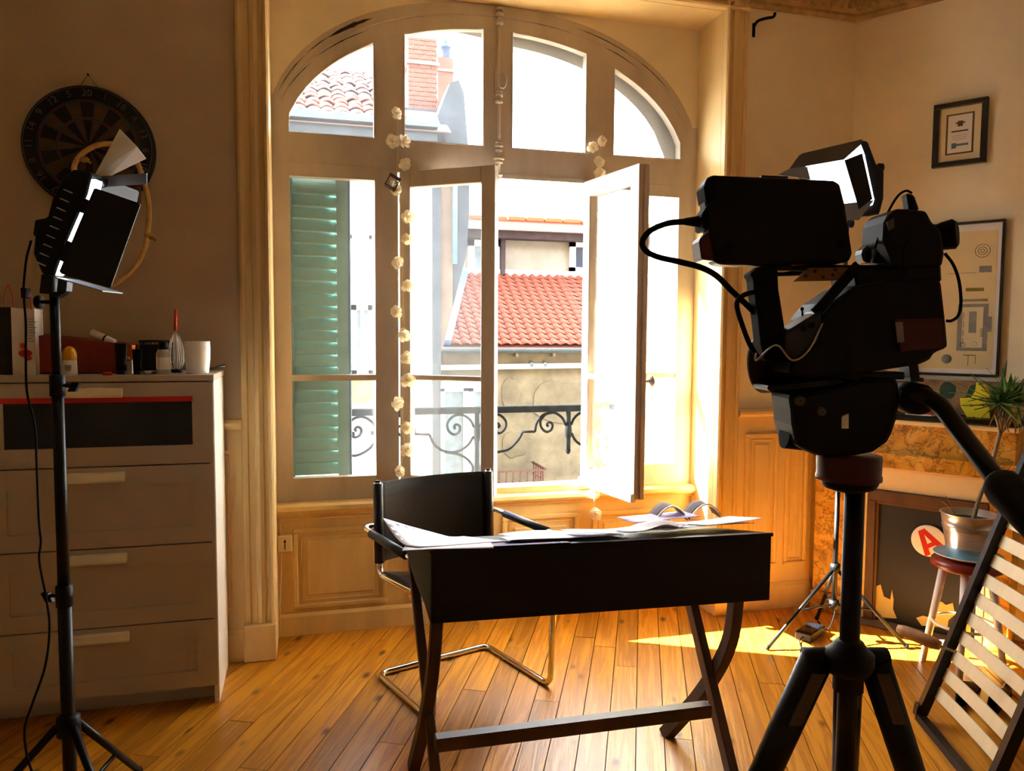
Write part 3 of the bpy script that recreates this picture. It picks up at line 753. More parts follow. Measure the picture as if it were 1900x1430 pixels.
# tiles further along, hidden behind the casement and the mullions, joined
q = MB()
for r in range(ROWS):
    o = V((0, HY-.12, eZ))+rd*(r*TL); x = xt1+.1
    while x < h(1300, 600).x:
        mm = base.copy(); mm.translation = V((x, o.y, o.z))
        g0 = MB(); g0.grid(tilef, 4, 1); q.add([mm @ p for p in g0.v], g0.f, True); x += TW
oo = q.build('roof_tiles_far_side', 'roof_tile', hs); oo['kind'] = 'stuff'
# side flashing in blue zinc along the party wall, ridge flashing
b = MB(); b.prism([h(820, 640, HY-.15), h(836, 640, HY-.15), pY(868, 512, topY), pY(856, 508, topY)], rn*.12); b.build('side_flashing', 'zinc_blue', hs)
MB().box(xl, xr, topY-.06, topY+.03, rZ-.02, rZ+.10).build('ridge_flashing', 'zinc_blue', hs)
# attic storey
AY = topY+.05
def a_(x, y): return pY(x, y, AY)
az0, az1 = a_(1000, 512).z, a_(1000, 446).z
MB().box(a_(850, 500).x, xr, AY, AY+3, az0-.2, az1+.1).build('attic_wall', 'stucco_upper', hs)
MB().box(a_(850, 500).x, xr, AY-.12, AY+.0, az0-.02, az0+.12).build('attic_sill', 'board_white', hs)
MB().box(a_(850, 500).x, xr, AY-.35, AY+.1, az1-.02, a_(1000, 434).z).build('dark_beam', 'beam_dark', hs)
MB().box(a_(850, 500).x, xr, AY-.50, AY+.1, a_(1000, 433.5).z, a_(1000, 421).z).build('fascia_board', 'board_white', hs)
b = MB(); b.prism([V((a_(850, 500).x, AY-.75, a_(1000, 420).z)), V((a_(850, 500).x, AY-.75, a_(1000, 414).z)), V((a_(850, 500).x, AY+1.4, a_(1000, 388).z)), V((a_(850, 500).x, AY+1.4, a_(1000, 400).z))], (xr-a_(850, 500).x, 0, 0)); b.build('upper_roof', 'ridge_tile', hs)
q = MB(); q.prism([V((0, .11*cos(t), .08*sin(t))) for t in [pi*i/8 for i in range(9)]], (.40, 0, 0)); rme = q.mesh('ridge_tile'); rme.materials.append(MATS['ridge_tile'])
x = a_(852, 500).x
while x < a_(1110, 400).x:
    place(rme, 'ridge_tile', hs, HL @ Matrix.Translation(V((x, AY+1.3, a_(1000, 397).z-.05)))); x += .42
q = MB(); q.box(0, .40, -.05, .05, 0, .11); rme2 = q.mesh('eave_tile', bevel=.02); rme2.materials.append(MATS['ridge_tile'])
x = a_(925, 400).x
while x < a_(1110, 400).x:
    place(rme2, 'eave_tile', hs, HL @ Matrix.Translation(V((x, AY-.78, a_(1000, 420).z-.02)))); x += .43
# attic windows
def hwin(parent, x0, y0, x1, y1, Y, glass, fw=.06, nm='window', bar=0):
    a, c = pY(x0, y1, Y), pY(x1, y0, Y); q = MB()
    for r in ((a.x, c.x, a.z, a.z+fw), (a.x, c.x, c.z-fw, c.z), (a.x, a.x+fw, a.z, c.z), (c.x-fw, c.x, a.z, c.z)): q.box(r[0], r[1], Y-.06, Y+.02, r[2], r[3])
    if bar: q.box((a.x+c.x)/2-.03, (a.x+c.x)/2+.03, Y-.055, Y+.02, a.z, c.z)
    f = q.build(nm, 'white_pvc', parent)
    MB().box(a.x+fw*.9, c.x-fw*.9, Y-.02, Y+.0, a.z+fw*.9, c.z-fw*.9).build('pane', glass, f)
    return f
hwin(hs, 1056, 449, 1110, 507, AY-.02, 'window_dark', .14); hwin(hs, 868, 447, 926, 512, AY-.02, 'window_pale', .14, bar=1)
p = a_(930, 480); MB().box(p.x-.05, p.x+.05, AY-.2, AY, az0, az1).build('downpipe', 'beam_dark', hs)
# lower window with white trim and the shutters beside it
hwin(hs, 815, 716, 868, 960, HY+.02, 'window_pale', .10); hwin(hs, 868, 716, 912, 960, HY+.02, 'window_pale', .10)
a, c = h(812, 720), h(916, 706); MB().box(a.x, c.x, HY-.05, HY+.05, a.z, c.z).build('window_head', 'white_pvc', hs)
# small iron fence of a lower balcony
sf = thing('small_iron_fence', 'little rust brown iron balcony fence on the stucco house', 'railing', h(970, 905))
FY = HY-.9
z0, z1 = pY(970, 925, FY).z, pY(970, 872, FY).z; x0, x1 = pY(900, 890, FY).x, pY(1012, 890, FY).x
MB().box(x0, x1, FY-.02, FY+.02, z1-.03, z1).build('top_rail', 'iron_rust', sf); MB().box(x0, x1, FY-.02, FY+.02, z0, z0+.03).build('bottom_rail', 'iron_rust', sf)
q = MB(); q.box(-.012, .012, -.012, .012, 0, z1-z0); q.lathe([(.01, -.03), (.03, 0), (.01, .03)], (0, 0, (z1-z0)*.62), seg=8); me = q.mesh('baluster'); me.materials.append(MATS['iron_rust'])
x = x0
SL = Matrix.Translation(-sf.location)
while x < x1:
    place(me, 'baluster', sf, SL @ Matrix.Translation(V((x, FY, z0)))); x += .14
b = MB(); b.bar((x1, FY, z1), (x1-.0, HY-.03, z1), .04, .04); b.bar((x1, FY, z0), (x1, HY-.03, z0), .04, .04); b.build('side_rail', 'iron_rust', sf)
for i in range(5): place(me, 'baluster', sf, SL @ Matrix.Translation(V((x1, FY+.15+i*.16, z0))))
MB().box(x0-.05, x1+.05, FY-.05, HY-.03, z0-.12, z0).build('balcony_slab', 'stucco_patch', sf)

# ---- the pale house on the left with old tiled roof and brick chimney
LY = 13.4
lh = thing('pale_house', 'pale plastered house across the street with weathered tile roof and brick chimney', 'building', (-.5, LY, -8))
def l_(x, y, Y=LY): return pY(x, y, Y)
xL = l_(380, 300).x; xC = l_(802, 400).x; xE = l_(872, 400).x
ez = l_(700, 236).z
MB().box(xL, xC, LY, LY+6, -8, ez).build('wall', 'facade_white', lh)
MB().box(xC, l_(817, 400).x, LY-.06, LY+1.1, -8, ez-.2).build('corner_quoin', 'stone_grey', lh)
b = MB(); b.prism([l_(x, y, LY+.02) for x, y in ((816, 268), (840, 268), (840, 572), (823, 640), (817, 655))], (0, 1.08, 0)); b.build('corner_pier', 'stone_beige', lh)
b = MB(); b.cyl((l_(843, 400).x, LY-.05, l_(843, 490).z), (l_(843, 400).x, LY-.05, ez-.2), .045, seg=10); b.build('downpipe', 'zinc_blue', lh)
b = MB(); gx0, gx1 = l_(839, 400).x, xE
b.prism([l_(840, 572, LY+.05), l_(856, 508, LY+.05), l_(864, 478, LY+.05), l_(871, 395, LY+.05), V((gx1, LY+.05, l_(866, 300).z)), V((l_(862, 200).x, LY+.05, l_(862, 170).z)), V((l_(852, 150).x, LY+.05, l_(852, 146).z)), V((l_(836, 150).x, LY+.05, l_(836, 152).z)), V((l_(812, 250).x, LY+.05, l_(812, 215).z)), V((gx0-.1, LY+.05, l_(820, 262).z))], (0, 1.1, 0)); b.build('gable_wall', 'stone_grey', lh)
# eaves: cornice bands
MB().box(xL, l_(806, 240).x, LY-.30, LY+.1, l_(700, 262).z, l_(700, 240).z).build('eaves_cornice', 'stone_grey', lh)
MB().box(xL, l_(806, 240).x, LY-.42, LY+.1, l_(700, 239.5).z, l_(700, 226).z).build('gutter', 'zinc_blue' if False else 'zinc', lh)
MB().box(l_(740, 300).x, l_(800, 300).x, LY-.02, LY+.02, l_(770, 300).z, l_(770, 262).z).build('blue_band', 'stone_blue', lh)
# roof
RT = LY+3.2; e0 = V((0, LY-.35, l_(620, 226, LY-.35).z)); e1 = V((0, RT, pY(620, 136, RT).z)); ls = e1-e0; ll = ls.length; ld = ls.normalized(); ln_ = V((1, 0, 0)).cross(ld)
x0, x1 = xL, pY(812, 180, LY+1).x
b = MB(); b.prism([V((x0, e0.y, e0.z-.04)), V((x1, e0.y, e0.z-.04)), V((x1, e1.y, e1.z-.04)), V((x0, e1.y, e1.z-.04))], ln_*.02); b.build('roof_deck', 'roof_tile_pale', lh)
LR = 12; LTL = ll/LR; LTW = .24
q = MB(); q.grid(lambda u, v: V(((u-.5)*LTW*1.02, v*LTL*1.25, .03+.055*abs(sin(u*pi))+.03*(1-v))), 8, 1, .02); t1 = q.mesh('canal_tile'); t1.materials.append(MATS['roof_tile_pale'])
t2 = t1.copy(); t2.name = 'canal_tile'; t2.materials.clear(); t2.materials.append(MATS['roof_tile'])
lb = Matrix.Identity(4)
for i in range(3): lb[i][0], lb[i][1], lb[i][2] = ex[i], ld[i], ln_[i]
LL = Matrix.Translation(-lh.location)
for r in range(LR):
    x = pY(520, 200, LY).x+random.uniform(0, .05)
    xe = pY(757, 200, LY).x
    while x < xe:
        mm = lb.copy(); mm.translation = e0+ld*(r*LTL)+V((x, 0, random.uniform(-.012, .012)))
        place(t2 if 2 <= r <= 4 else t1, 'canal_tile', lh, LL @ mm @ Matrix.Rotation(random.uniform(-.05, .05), 4, 'Z')); x += LTW
q = MB(); q.ball((0, 0, 0), .10, 8, (1.6, .8, .8)); kme = q.mesh('ridge_knob'); kme.materials.append(MATS['roof_tile_pale'])
x = pY(520, 136, RT).x
while x < pY(760, 136, RT).x: place(kme, 'ridge_cap', lh, LL @ Matrix.Translation(V((x, RT, e1.z+.06)))); x += .42
# chimney: bricks one by one
CY = LY+.9
cx0, cx1 = pY(757, 140, CY).x, pY(811, 140, CY).x; cz0, cz1 = pY(785, 204, CY).z, pY(785, 40, CY).z
ch = MB().box(cx0+.02, cx1-.02, CY+.02, CY+.7, cz0, cz1-.02).build('chimney', 'mortar', lh)
bw, bh = (cx1-cx0)/2.5, .082
q = MB(); q.box(0, bw-.012, 0, .1, 0, bh-.012); bme = q.mesh('brick', bevel=.006); bme.materials.append(MATS['brick'])
q = MB(); q.box(0, bw/2-.012, 0, .1, 0, bh-.012); bme2 = q.mesh('brick', bevel=.006); bme2.materials.append(MATS['brick'])
q = MB(); q.box(0, .1, 0, .22, 0, bh-.012); bme3 = q.mesh('brick', bevel=.006); bme3.materials.append(MATS['brick'])
CI = wm(ch).inverted(); z = cz0; r = 0
while z < cz1-bh:
    xs = [(cx0, bme), (cx0+bw, bme), (cx0+2*bw, bme2)] if r % 2 else [(cx0, bme2), (cx0+bw/2, bme), (cx0+1.5*bw, bme)]
    for xx, mm in xs: place(mm, 'brick', ch, CI @ Matrix.Translation(V((xx, CY+random.uniform(-.006, .004), z))))
    for k in range(3): place(bme3, 'brick', ch, CI @ Matrix.Translation(V((cx1-.09, CY+.02+(k+(r % 2)*.4)*.235, z))))
    z += bh; r += 1
zb = pY(785, 120, CY).z
MB().box(cx0-.03, cx1+.04, CY-.04, CY+.8, zb, zb+.05).build('chimney_band', 'mortar', lh)
MB().box(cx0-.06, cx1+.06, CY-.06, CY+.8, cz0-.14, cz0).build('chimney_base', 'stone_grey', lh)
CY2 = LY+2.4
a, c = pY(812, 148, CY2), pY(841, 108, CY2)
MB().box(a.x, c.x, CY2, CY2+.5, a.z-.4, c.z).build('small_chimney', 'brick', lh)
MB().box(a.x-.03, c.x+.03, CY2-.03, CY2+.53, pY(820, 132, CY2).z, pY(820, 128, CY2).z).build('chimney_band', 'mortar', lh)
p = pY(829, 100, CY2); b = MB(); b.lathe([(.10, 0), (.12, .10), (.10, .22), (.13, .24), (.13, .28), (.06, .30), (.06, .42), (.09, .44), (.01, .5)], (p.x, CY2+.2, c.z), seg=12); b.build('chimney_pot', 'stone_blue', lh)
# windows of the pale house
hwin(lh, 652, 566, 692, 696, LY-.02, 'window_pale', .09, bar=1); hwin(lh, 646, 330, 690, 442, LY-.02, 'white_pvc', .06, bar=1); hwin(lh, 652, 800, 694, 900, LY-.02, 'white_pvc', .06, bar=0)
for i in range(6):
    a, c = l_(654, 824+i*9), l_(692, 829+i*9); MB().box(a.x, c.x, LY-.07, LY-.02, c.z, a.z).build('shutter_slat', 'board_white', lh)
fb = thing('flower_box', 'orange wooden window box on the pale house', 'box', l_(672, 742, LY-.15))
for i in range(4):
    a, c = l_(648+i*11, 740, LY-.2), l_(658+i*11, 706, LY-.2); MB().box(a.x, c.x, LY-.22, LY-.18, a.z, c.z).build('board', 'wood_box', fb)
a, c = l_(646, 743, LY-.2), l_(694, 741, LY-.2); MB().box(a.x, c.x, LY-.25, LY-.09, a.z-.05, c.z).build('tray', 'wood_box', fb)
struct(MB().box(-60, 60, 4.3, 80, -8.2, -8).build('ground', 'asphalt'), 'street far below the window')
# ================================================================== CHEST OF DRAWERS
DX1, DY0, DH = -.324, 3.026, 1.245; DX0 = DX1-.78
cdw = thing('chest_of_drawers', 'tall white chest of four drawers with a dark glass top drawer', 'chest', ((DX0+DX1)/2, 3.2, 0))
MB().box(DX0, DX0+.018, DY0+.004, 3.38, 0, 1.222).build('side_panel', 'white_edge', cdw, bevel=.001)
MB().box(DX1-.018, DX1, DY0+.004, 3.38, 0, 1.222).build('side_panel', 'white_edge', cdw, bevel=.001)
MB().box(DX0-.002, DX1+.002, DY0-.006, 3.385, 1.2225, DH).build('top', 'white_lacquer', cdw, bevel=.002)
MB().box(DX0+.018, DX1-.018, DY0+.06, DY0+.075, 0, .066).build('plinth', 'white_lacquer', cdw)
MB().box(DX0+.018, DX1-.018, 3.36, 3.375, .0, 1.222).build('back_panel', 'white_lacquer', cdw)
for k, (z0, z1) in enumerate(((.070, .325), (.330, .617), (.622, .914), (.919, 1.218))):
    x0, x1 = DX0+.020, DX1-.004
    mx = .072
    zz0, zz1 = (z0+.068, z1-.066) if k == 3 else (z0+.062, z1-.066)
    b = MB()
    b.box(x0, x1, DY0, DY0+.018, z0, zz0); b.box(x0, x1, DY0, DY0+.018, zz1, z1); b.box(x0, x0+mx, DY0, DY0+.018, zz0, zz1); b.box(x1-mx, x1, DY0, DY0+.018, zz0, zz1)
    d = b.build('drawer', 'white_lacquer', cdw)
    MB().box(x0+mx, x1-mx, DY0+.008, DY0+.016, zz0, zz1).build('glass_panel' if k == 3 else 'recessed_panel', 'frosted_black' if k == 3 else 'white_lacquer', d)
    hx0, hx1 = -.815, -.629
    b = MB(); b.prism([V((hx0, DY0, z1-.048)), V((hx0, DY0-.020, z1-.052)), V((hx0, DY0-.024, z1-.044)), V((hx0, DY0-.018, z1-.020)), V((hx0, DY0, z1-.016))], (hx1-hx0, 0, 0)); b.build('pull_handle', 'handle_cream', d, bevel=.0015)
    if k == 3:
        MB().box(x0+mx-.02, x1-mx+.003, DY0-.003, DY0, zz1-.004, zz1+.015).build('red_tape', 'red', d)
# ---- things on the chest
T = DH
def on(x, Y): p = pY(x, 690, Y); return V((p.x, Y, T))
def wid(x0, x1, Y): return (pY(x1, 690, Y)-pY(x0, 690, Y)).x
# mug
Y = 3.12; c = on(367, Y); R_ = wid(342, 391, Y)/2; Hm = pY(367, 633, Y).z-T
mg = thing('mug', 'white tapered ceramic mug at the right end of the chest', 'mug', c)
b = MB(); b.lathe([(.001, .006), (R_*.78, .004), (R_*.82, 0), (R_*.86, .004), (R_*.98, Hm*.45), (R_, Hm*.8), (R_*.98, Hm), (R_*.92, Hm), (R_*.93, Hm*.7), (R_*.8, .012), (.001, .010)], c, seg=32); b.build('cup', 'mug_white', mg)
b = MB(); b.tube(smoothpath([c+V((R_*.3, R_*.9, Hm*.8)), c+V((R_*.5, R_*1.7, Hm*.82)), c+V((R_*.5, R_*1.7, Hm*.45)), c+V((R_*.3, R_*.85, Hm*.25))], 6), .006, 8); b.build('handle', 'mug_white', mg)
# pill bottle
Y = 3.09; c = on(304, Y); R_ = wid(291, 318, Y)/2
bt = thing('pill_bottle', 'grey plastic pill bottle with a dark cap in front of the whisk', 'bottle', c)
Hb = pY(304, 650, Y).z-T; b = MB(); b.lathe([(.001, 0), (R_*.95, 0), (R_, .004), (R_, Hb*.86), (R_*.8, Hb), (R_*.55, Hb+.006), (.001, Hb+.006)], c, seg=24); b.build('body', 'bottle_grey', bt)
b = MB(); b.lathe([(R_*1.01, Hb*.2), (R_*1.012, Hb*.21), (R_*1.012, Hb*.7), (R_*1.0, Hb*.71)], c, seg=24); b.build('label_band', 'sticker_white', bt)
b = MB(); b.lathe([(R_*.6, Hb+.002), (R_*.64, Hb+.004), (R_*.64, Hb+.03), (.001, Hb+.032)], c, seg=20); b.build('cap', 'black_plastic', bt)
# whisk standing in a dark pot
Y = 3.20; c = on(327, Y)
wk = thing('whisk', 'wire whisk with a red handle standing upright behind the mug', 'whisk', c)
zt = pY(327, 613, Y).z; ze = pY(327, 576, Y).z; rw = wid(313, 343, Y)/2
b = MB(); b.cyl((c.x, Y, zt), (c.x+.003, Y, ze), .0065, .006, seg=12); b.ball((c.x+.003, Y, ze), .006, 10); b.build('handle', 'red_handle', wk)
b = MB()
for k in range(6):
    g0 = pi*k/6; d = V((cos(g0), sin(g0), 0))
    pts = [V((c.x, Y, zt))]+[V((c.x, Y, T+.003+(zt-T)*f))+d*rw*rr for f, rr in ((.8, .55), (.45, 1.0), (.15, .85))]+[V((c.x, Y, T+.003))]+[V((c.x, Y, T+.003+(zt-T)*f))-d*rw*rr for f, rr in ((.15, .85), (.45, 1.0), (.8, .55))]+[V((c.x, Y, zt))]
    b.tube(smoothpath(pts, 4), .0011, 5)
b.build('wires', 'wire', wk)
b = MB(); b.lathe([(.02, 0), (.024, .004), (.024, .012), (.018, .014), (.001, .014)], V((c.x, Y, T)), seg=16); b.build('foot_ring', 'black_plastic', wk)
# wire basket
Y = 3.27; x0, x1 = on(265, Y).x, on(318, Y).x; zt = pY(290, 633, Y).z
bk = thing('wire_basket', 'small black mesh basket behind the bottles', 'basket', ((x0+x1)/2, Y, T))
b = MB()
for z in (T+.003, T+.02, T+.037, zt-.02, zt): b.tube([(x0, Y-.05, z), (x1, Y-.05, z), (x1, Y+.05, z), (x0, Y+.05, z)], .0022 if z < zt else .004, 6, closed=True)
for i in range(9):
    x = x0+(x1-x0)*i/8; b.cyl((x, Y-.05, T), (x, Y-.05, zt), .0016, seg=5); b.cyl((x, Y+.05, T), (x, Y+.05, zt), .0016, seg=5)
for i in range(6):
    y = Y-.05+.1*i/5; b.cyl((x0, y, T), (x0, y, zt), .0016, seg=5); b.cyl((x1, y, T), (x1, y, zt), .0016, seg=5)
b.build('mesh', 'basket_black', bk); MB().box(x0+.004, x1-.004, Y-.046, Y+.046, T+.002, zt-.012).build('lining', 'basket_black', bk)
# dark tubes
def ctube(name, label, x0, x1, y0, Y, mt, cap):
    a, d = on(x0, Y), on(x1, Y); c = (a+d)/2; w_ = (d.x-a.x)/2; h_ = pY(x0, y0, Y).z-T
    t = thing(name, label, 'tube', c)
    b = MB(); n = 20; lv = []
    for f in (.14, .4, .7, .93, 1.0):
        ry = w_*.8*(1-.9*max(0, f-.14)/.86)+.001; rx = w_*(.86+.14*f)
        lv.append([V((c.x+rx*cos(2*pi*k/n), Y+ry*sin(2*pi*k/n), T+h_*f)) for k in range(n)])
    vs = [p for l in lv for p in l]; b.add(vs, [(i*n+k, i*n+(k+1) % n, (i+1)*n+(k+1) % n, (i+1)*n+k) for i in range(4) for k in range(n)]+[tuple(range(n-1, -1, -1)), tuple(4*n+k for k in range(n))], True); b.build('squeeze_body', mt, t)
    b = MB(); b.lathe([(.001, 0), (w_*.8, 0), (w_*.82, .002), (w_*.82, h_*.15), (.001, h_*.15)], c, seg=20); b.build('cap', cap, t)
    return t
ctube('cosmetic_tube', 'taller black cosmetic tube standing at the end of the red box', 214, 237, 637, 3.10, 'black_plastic', 'black_plastic')
ctube('cosmetic_tube', 'shorter black cosmetic tube beside the small coloured carton', 246, 264, 648, 3.09, 'black_plastic', 'black_plastic')
# coloured carton
Y = 3.16; a, d = on(234, Y), on(249, Y); ct = thing('small_carton', 'small white and orange carton between two black tubes', 'carton', ((a.x+d.x)/2, Y, T))
zt = pY(240, 640, Y).z; MB().box(a.x, d.x, Y-.03, Y+.03, T, zt).build('carton_body', 'sticker_white', ct, bevel=.001)
MB().box(a.x-.0004, d.x+.0004, Y-.0308, Y+.0304, T+.05, zt+.0005).build('orange_print', 'box_orange', ct)
b = MB(); b.lathe([(.001, 0), (.010, .0004), (.001, .0008)], ((a.x+d.x)/2, Y-.0312, T+.055), (0, -1, 0), 14); b.build('yellow_dot', 'yellow_cap', ct)
# red box with open lid
Y = 3.23; a, d = on(84, Y), on(250, Y)
rb = thing('red_box', 'long brick red cardboard box lying open on the chest', 'box', ((a.x+d.x)/2, Y, T))
zl, zr = pY(90, 624, Y).z, pY(245, 640, Y).z
b = MB(); b.prism([V((a.x, Y-.07, T)), V((d.x, Y-.07, T)), V((d.x, Y-.07, zr)), V((a.x, Y-.07, zl))], (0, .004, 0)); b.prism([V((a.x, Y+.07, T)), V((d.x, Y+.07, T)), V((d.x, Y+.07, zr)), V((a.x, Y+.07, zl))], (0, .004, 0)); b.box(a.x, a.x+.004, Y-.07, Y+.07, T, zl-.002); b.box(d.x-.004, d.x, Y-.07, Y+.07, T, zr-.002); b.box(a.x, d.x, Y-.07, Y+.07, T, T+.004); b.build('tray', 'brown_red_box', rb)
b = MB(); b.prism([V((a.x, Y-.071, zl)), V((d.x, Y-.071, zr)), V((d.x, Y+.03, zr+.004)), V((a.x, Y+.03, zl+.006))], (0, 0, .003)); b.build('lid_flap', 'brown_red_box', rb)
# white roll stuck in the box
p, q = pY(170, 616, 3.21), pY(213, 636, 3.19)
rl_ = thing('paper_roll', 'white rolled tube lying slanted on the red box', 'roll', (p+q)/2)
b = MB(); b.cyl(p, q, .013, seg=18); b.build('roll', 'sticker_white', rl_)
b = MB(); b.cyl(p+(q-p)*.55, p+(q-p)*.62, .0134, seg=18); b.build('seam_band', 'black_plastic', rl_)
b = MB(); b.cyl(p-(q-p)*.01, p+(q-p)*.01, .009, seg=14); b.build('hollow_end', 'paper_print', rl_)
# roll-on deodorant
Y = 3.08; c = on(130, Y); R_ = wid(115, 144, Y)/2; Hd = pY(130, 668, Y).z-T; Ht = pY(130, 642, Y).z-T
dd = thing('roll_on_deodorant', 'white roll-on deodorant with a domed yellow cap', 'bottle', c)
b = MB(); b.lathe([(.001, 0), (R_*.98, 0), (R_, .003), (R_*.96, Hd*.5), (R_*.9, Hd), (.001, Hd)], c, seg=24); b.build('body', 'sticker_white', dd)
b = MB(); b.lathe([(R_*.9, Hd), (R_*.95, Hd+.002), (R_*.95, Hd+.014)]+[(R_*.95*cos(t), Hd+.014+(Ht-Hd-.014)*sin(t)) for t in [pi/2*i/8 for i in range(1, 9)]], c, seg=24); b.build('cap', 'yellow_cap', dd)
b = MB()
for i, (dx, dz, w_) in enumerate(((0, .6, .9), (.1, .5, .7), (-.05, .4, .8), (.0, .3, .6))):
    b.box(c.x-R_*.5*w_+R_*dx*.4, c.x+R_*.5*w_+R_*dx*.4, Y-R_*.985, Y-R_*.9, T+Hd*dz, T+Hd*(dz+.05))
b.build('label_print', 'ink_brown', dd)
# red bottle cap
Y = 3.05; c = on(199, Y); b = MB(); R_ = wid(190, 208, Y)/2
rcap = thing('bottle_cap', 'bright red plastic cap lying on the chest top', 'cap', c)
b.lathe([(.001, 0), (R_, 0), (R_, .008), (R_*.9, .010), (.001, .010)], c, seg=20); b.build('cap_shell', 'red', rcap)
b = MB()
for k in range(20): g0 = 2*pi*k/20; b.box(c.x+R_*cos(g0)-.0008, c.x+R_*cos(g0)+.0008, Y+R_*sin(g0)-.0008, Y+R_*sin(g0)+.0008, T+.001, T+.008)
b.build('grip_ribs', 'red', rcap)
# little metal ends
Y = 3.06; c = on(275, Y); bat = thing('battery', 'small silver battery lying in front of the pill bottle', 'battery', c)
b = MB(); b.cyl(c+V((-.012, -.01, .0075)), c+V((.018, .03, .0075)), .007, seg=14); b.build('case', 'steel', bat); b = MB(); b.cyl(c+V((-.0135, -.012, .0075)), c+V((-.012, -.01, .0075)), .003, seg=10); b.build('terminal', 'black_plastic', bat)
# wire thing behind the mug
c = on(402, 3.2); gls = thing('wire_rack', 'thin dark folded wire frame sticking out behind the mug', 'rack', c)
b = MB(); c0 = V((-.40, 3.24, T+.004)); b.tube([c0, (-.30, 3.20, T+.022), (-.335, 3.16, T+.022), c0+V((.01, -.07, 0))], .002, 6); b.tube([c0+V((0, .03, 0)), (-.30, 3.22, T+.03)], .002, 6); b.build('wire', 'basket_black', gls)
# paper shopping bag
Y = 3.17; bg_ = thing('paper_bag', 'white and black paper carrier bag with red cord handles', 'bag', on(20, Y))
xa, xb, xc = on(-30, Y).x, on(31, Y-.03).x, on(76, Y).x; zt = pY(50, 571, Y).z
b = MB(); b.prism([V((xa, Y-.02, T)), V((xb, Y-.07, T)), V((xb, Y-.065, zt)), V((xa, Y-.02, zt))], (0, .003, 0)); b.build('side_gusset', 'bag_black', bg_)
b = MB(); b.prism([V((xb, Y-.07, T)), V((xc, Y-.05, T)), V((xc, Y-.045, zt-.004)), V((xb+.04, Y-.05, zt-.01)), V((xb, Y-.065, zt))], (0, .003, 0)); b.build('front_face', 'bag_white', bg_)
b = MB(); b.prism([V((xa, Y+.04, T)), V((xc, Y+.04, T)), V((xc, Y+.04, zt)), V((xa, Y+.04, zt))], (0, .003, 0)); b.box(xc-.003, xc, Y-.05, Y+.04, T, zt-.005); b.box(xa, xc, Y-.05, Y+.04, T, T+.003); b.build('back_face', 'bag_white', bg_)
for x0, x1 in ((10, 26), (46, 58)):
    p, q = pY(x0, 575, Y), pY(x1, 575, Y); m_ = pY((x0+x1)/2-2, 528 if x0 < 30 else 534, Y); b = MB()
    pts = smoothpath([p, pY(x0-1, 548, Y), m_, pY(x1-2, 550, Y), q], 5) if x0 < 30 else smoothpath([pY(50, 534, Y), pY(57, 545, Y), pY(59, 580, Y)], 5)
    b.tube(pts, .0022, 6); b.build('cord_handle', 'red_handle', bg_)
b = MB()
for i in range(9):
    p = pY(49+random.uniform(-2, 2), 592+i*5.2, Y-.062); wq = random.uniform(.016, .036); b.box(p.x, p.x+wq, Y-.0645, Y-.0615, p.z, p.z+.002)
b.build('print_lines', 'paper_print', bg_)
b = MB(); cz = pY(48, 655, Y-.06)
b.ball((cz.x, Y-.064, cz.z), .02, 12, (1.1, .08, .7)); b.ball((cz.x-.008, Y-.064, cz.z+.026), .009, 10, (1, .1, 1.2)); b.ball((cz.x+.008, Y-.064, cz.z-.018), .011, 10, (1.2, .1, .8)); b.build('red_emblem', 'red', bg_)

# ================================================================== DARTBOARD AND HOOP
dc = V((-.802, WY-.022, 2.118)); DR = .238
db = thing('dartboard', 'round black dartboard hanging on the wall above the chest', 'dartboard', dc+V((0, .02, -DR)))
b = MB(); b.lathe([(.001, 0), (DR, 0), (DR, .004), (DR*.985, .034), (DR*.97, .036), (.001, .036)], dc+V((0, .022, 0)), (0, -1, 0), 64); b.build('board', 'dart_black', db)
yf = dc.y-.0145
def sector(r0, r1, a0, a1, mt_list, name, y):
    if 1:
        for k in range(20):
            mt = mt_list[k % len(mt_list)]; b = MB()
            g0 = pi/2-(k-.5)*pi/10; n = 3
            pts = [V((dc.x+r*cos(g0-pi/10*i/n), y, dc.z+r*sin(g0-pi/10*i/n))) for r, rng in ((r0, range(n+1)), (r1, range(n, -1, -1))) for i in rng]
            b.prism(pts, (0, .001, 0))
            b.build(name, mt, db)
sector(DR*.07, DR*.44, 0, 0, ['dart_black', 'dart_cream'], 'inner_sector', yf); sector(DR*.475, DR*.72, 0, 0, ['dart_black', 'dart_cream'], 'outer_sector', yf)
sector(DR*.44, DR*.475, 0, 0, ['dart_red', 'dart_green'], 'treble_segment', yf); sector(DR*.72, DR*.755, 0, 0, ['dart_red', 'dart_green'], 'double_segment', yf)
b = MB(); b.lathe([(.001, .001), (.008, .001), (.008, 0)], (dc.x, yf, dc.z), (0, -1, 0), 16); b.build('bullseye', 'dart_red', db)
b = MB(); b.lathe([(.009, .0005), (.016, .0005), (.016, 0)], (dc.x, yf, dc.z), (0, -1, 0), 16); b.build('outer_bull', 'dart_green', db)
b = MB(); b.tube([V((dc.x+DR*.955*cos(g0), yf-.002, dc.z+DR*.955*sin(g0))) for g0 in [2*pi*i/64 for i in range(64)]], .0016, 6, closed=True)
for rr in (.755, .72, .475, .44): b.tube([V((dc.x+DR*rr*cos(g0), yf-.001, dc.z+DR*rr*sin(g0))) for g0 in [2*pi*i/48 for i in range(48)]], .0007, 4, closed=True)
b.build('wire_rings', 'dart_wire', db)
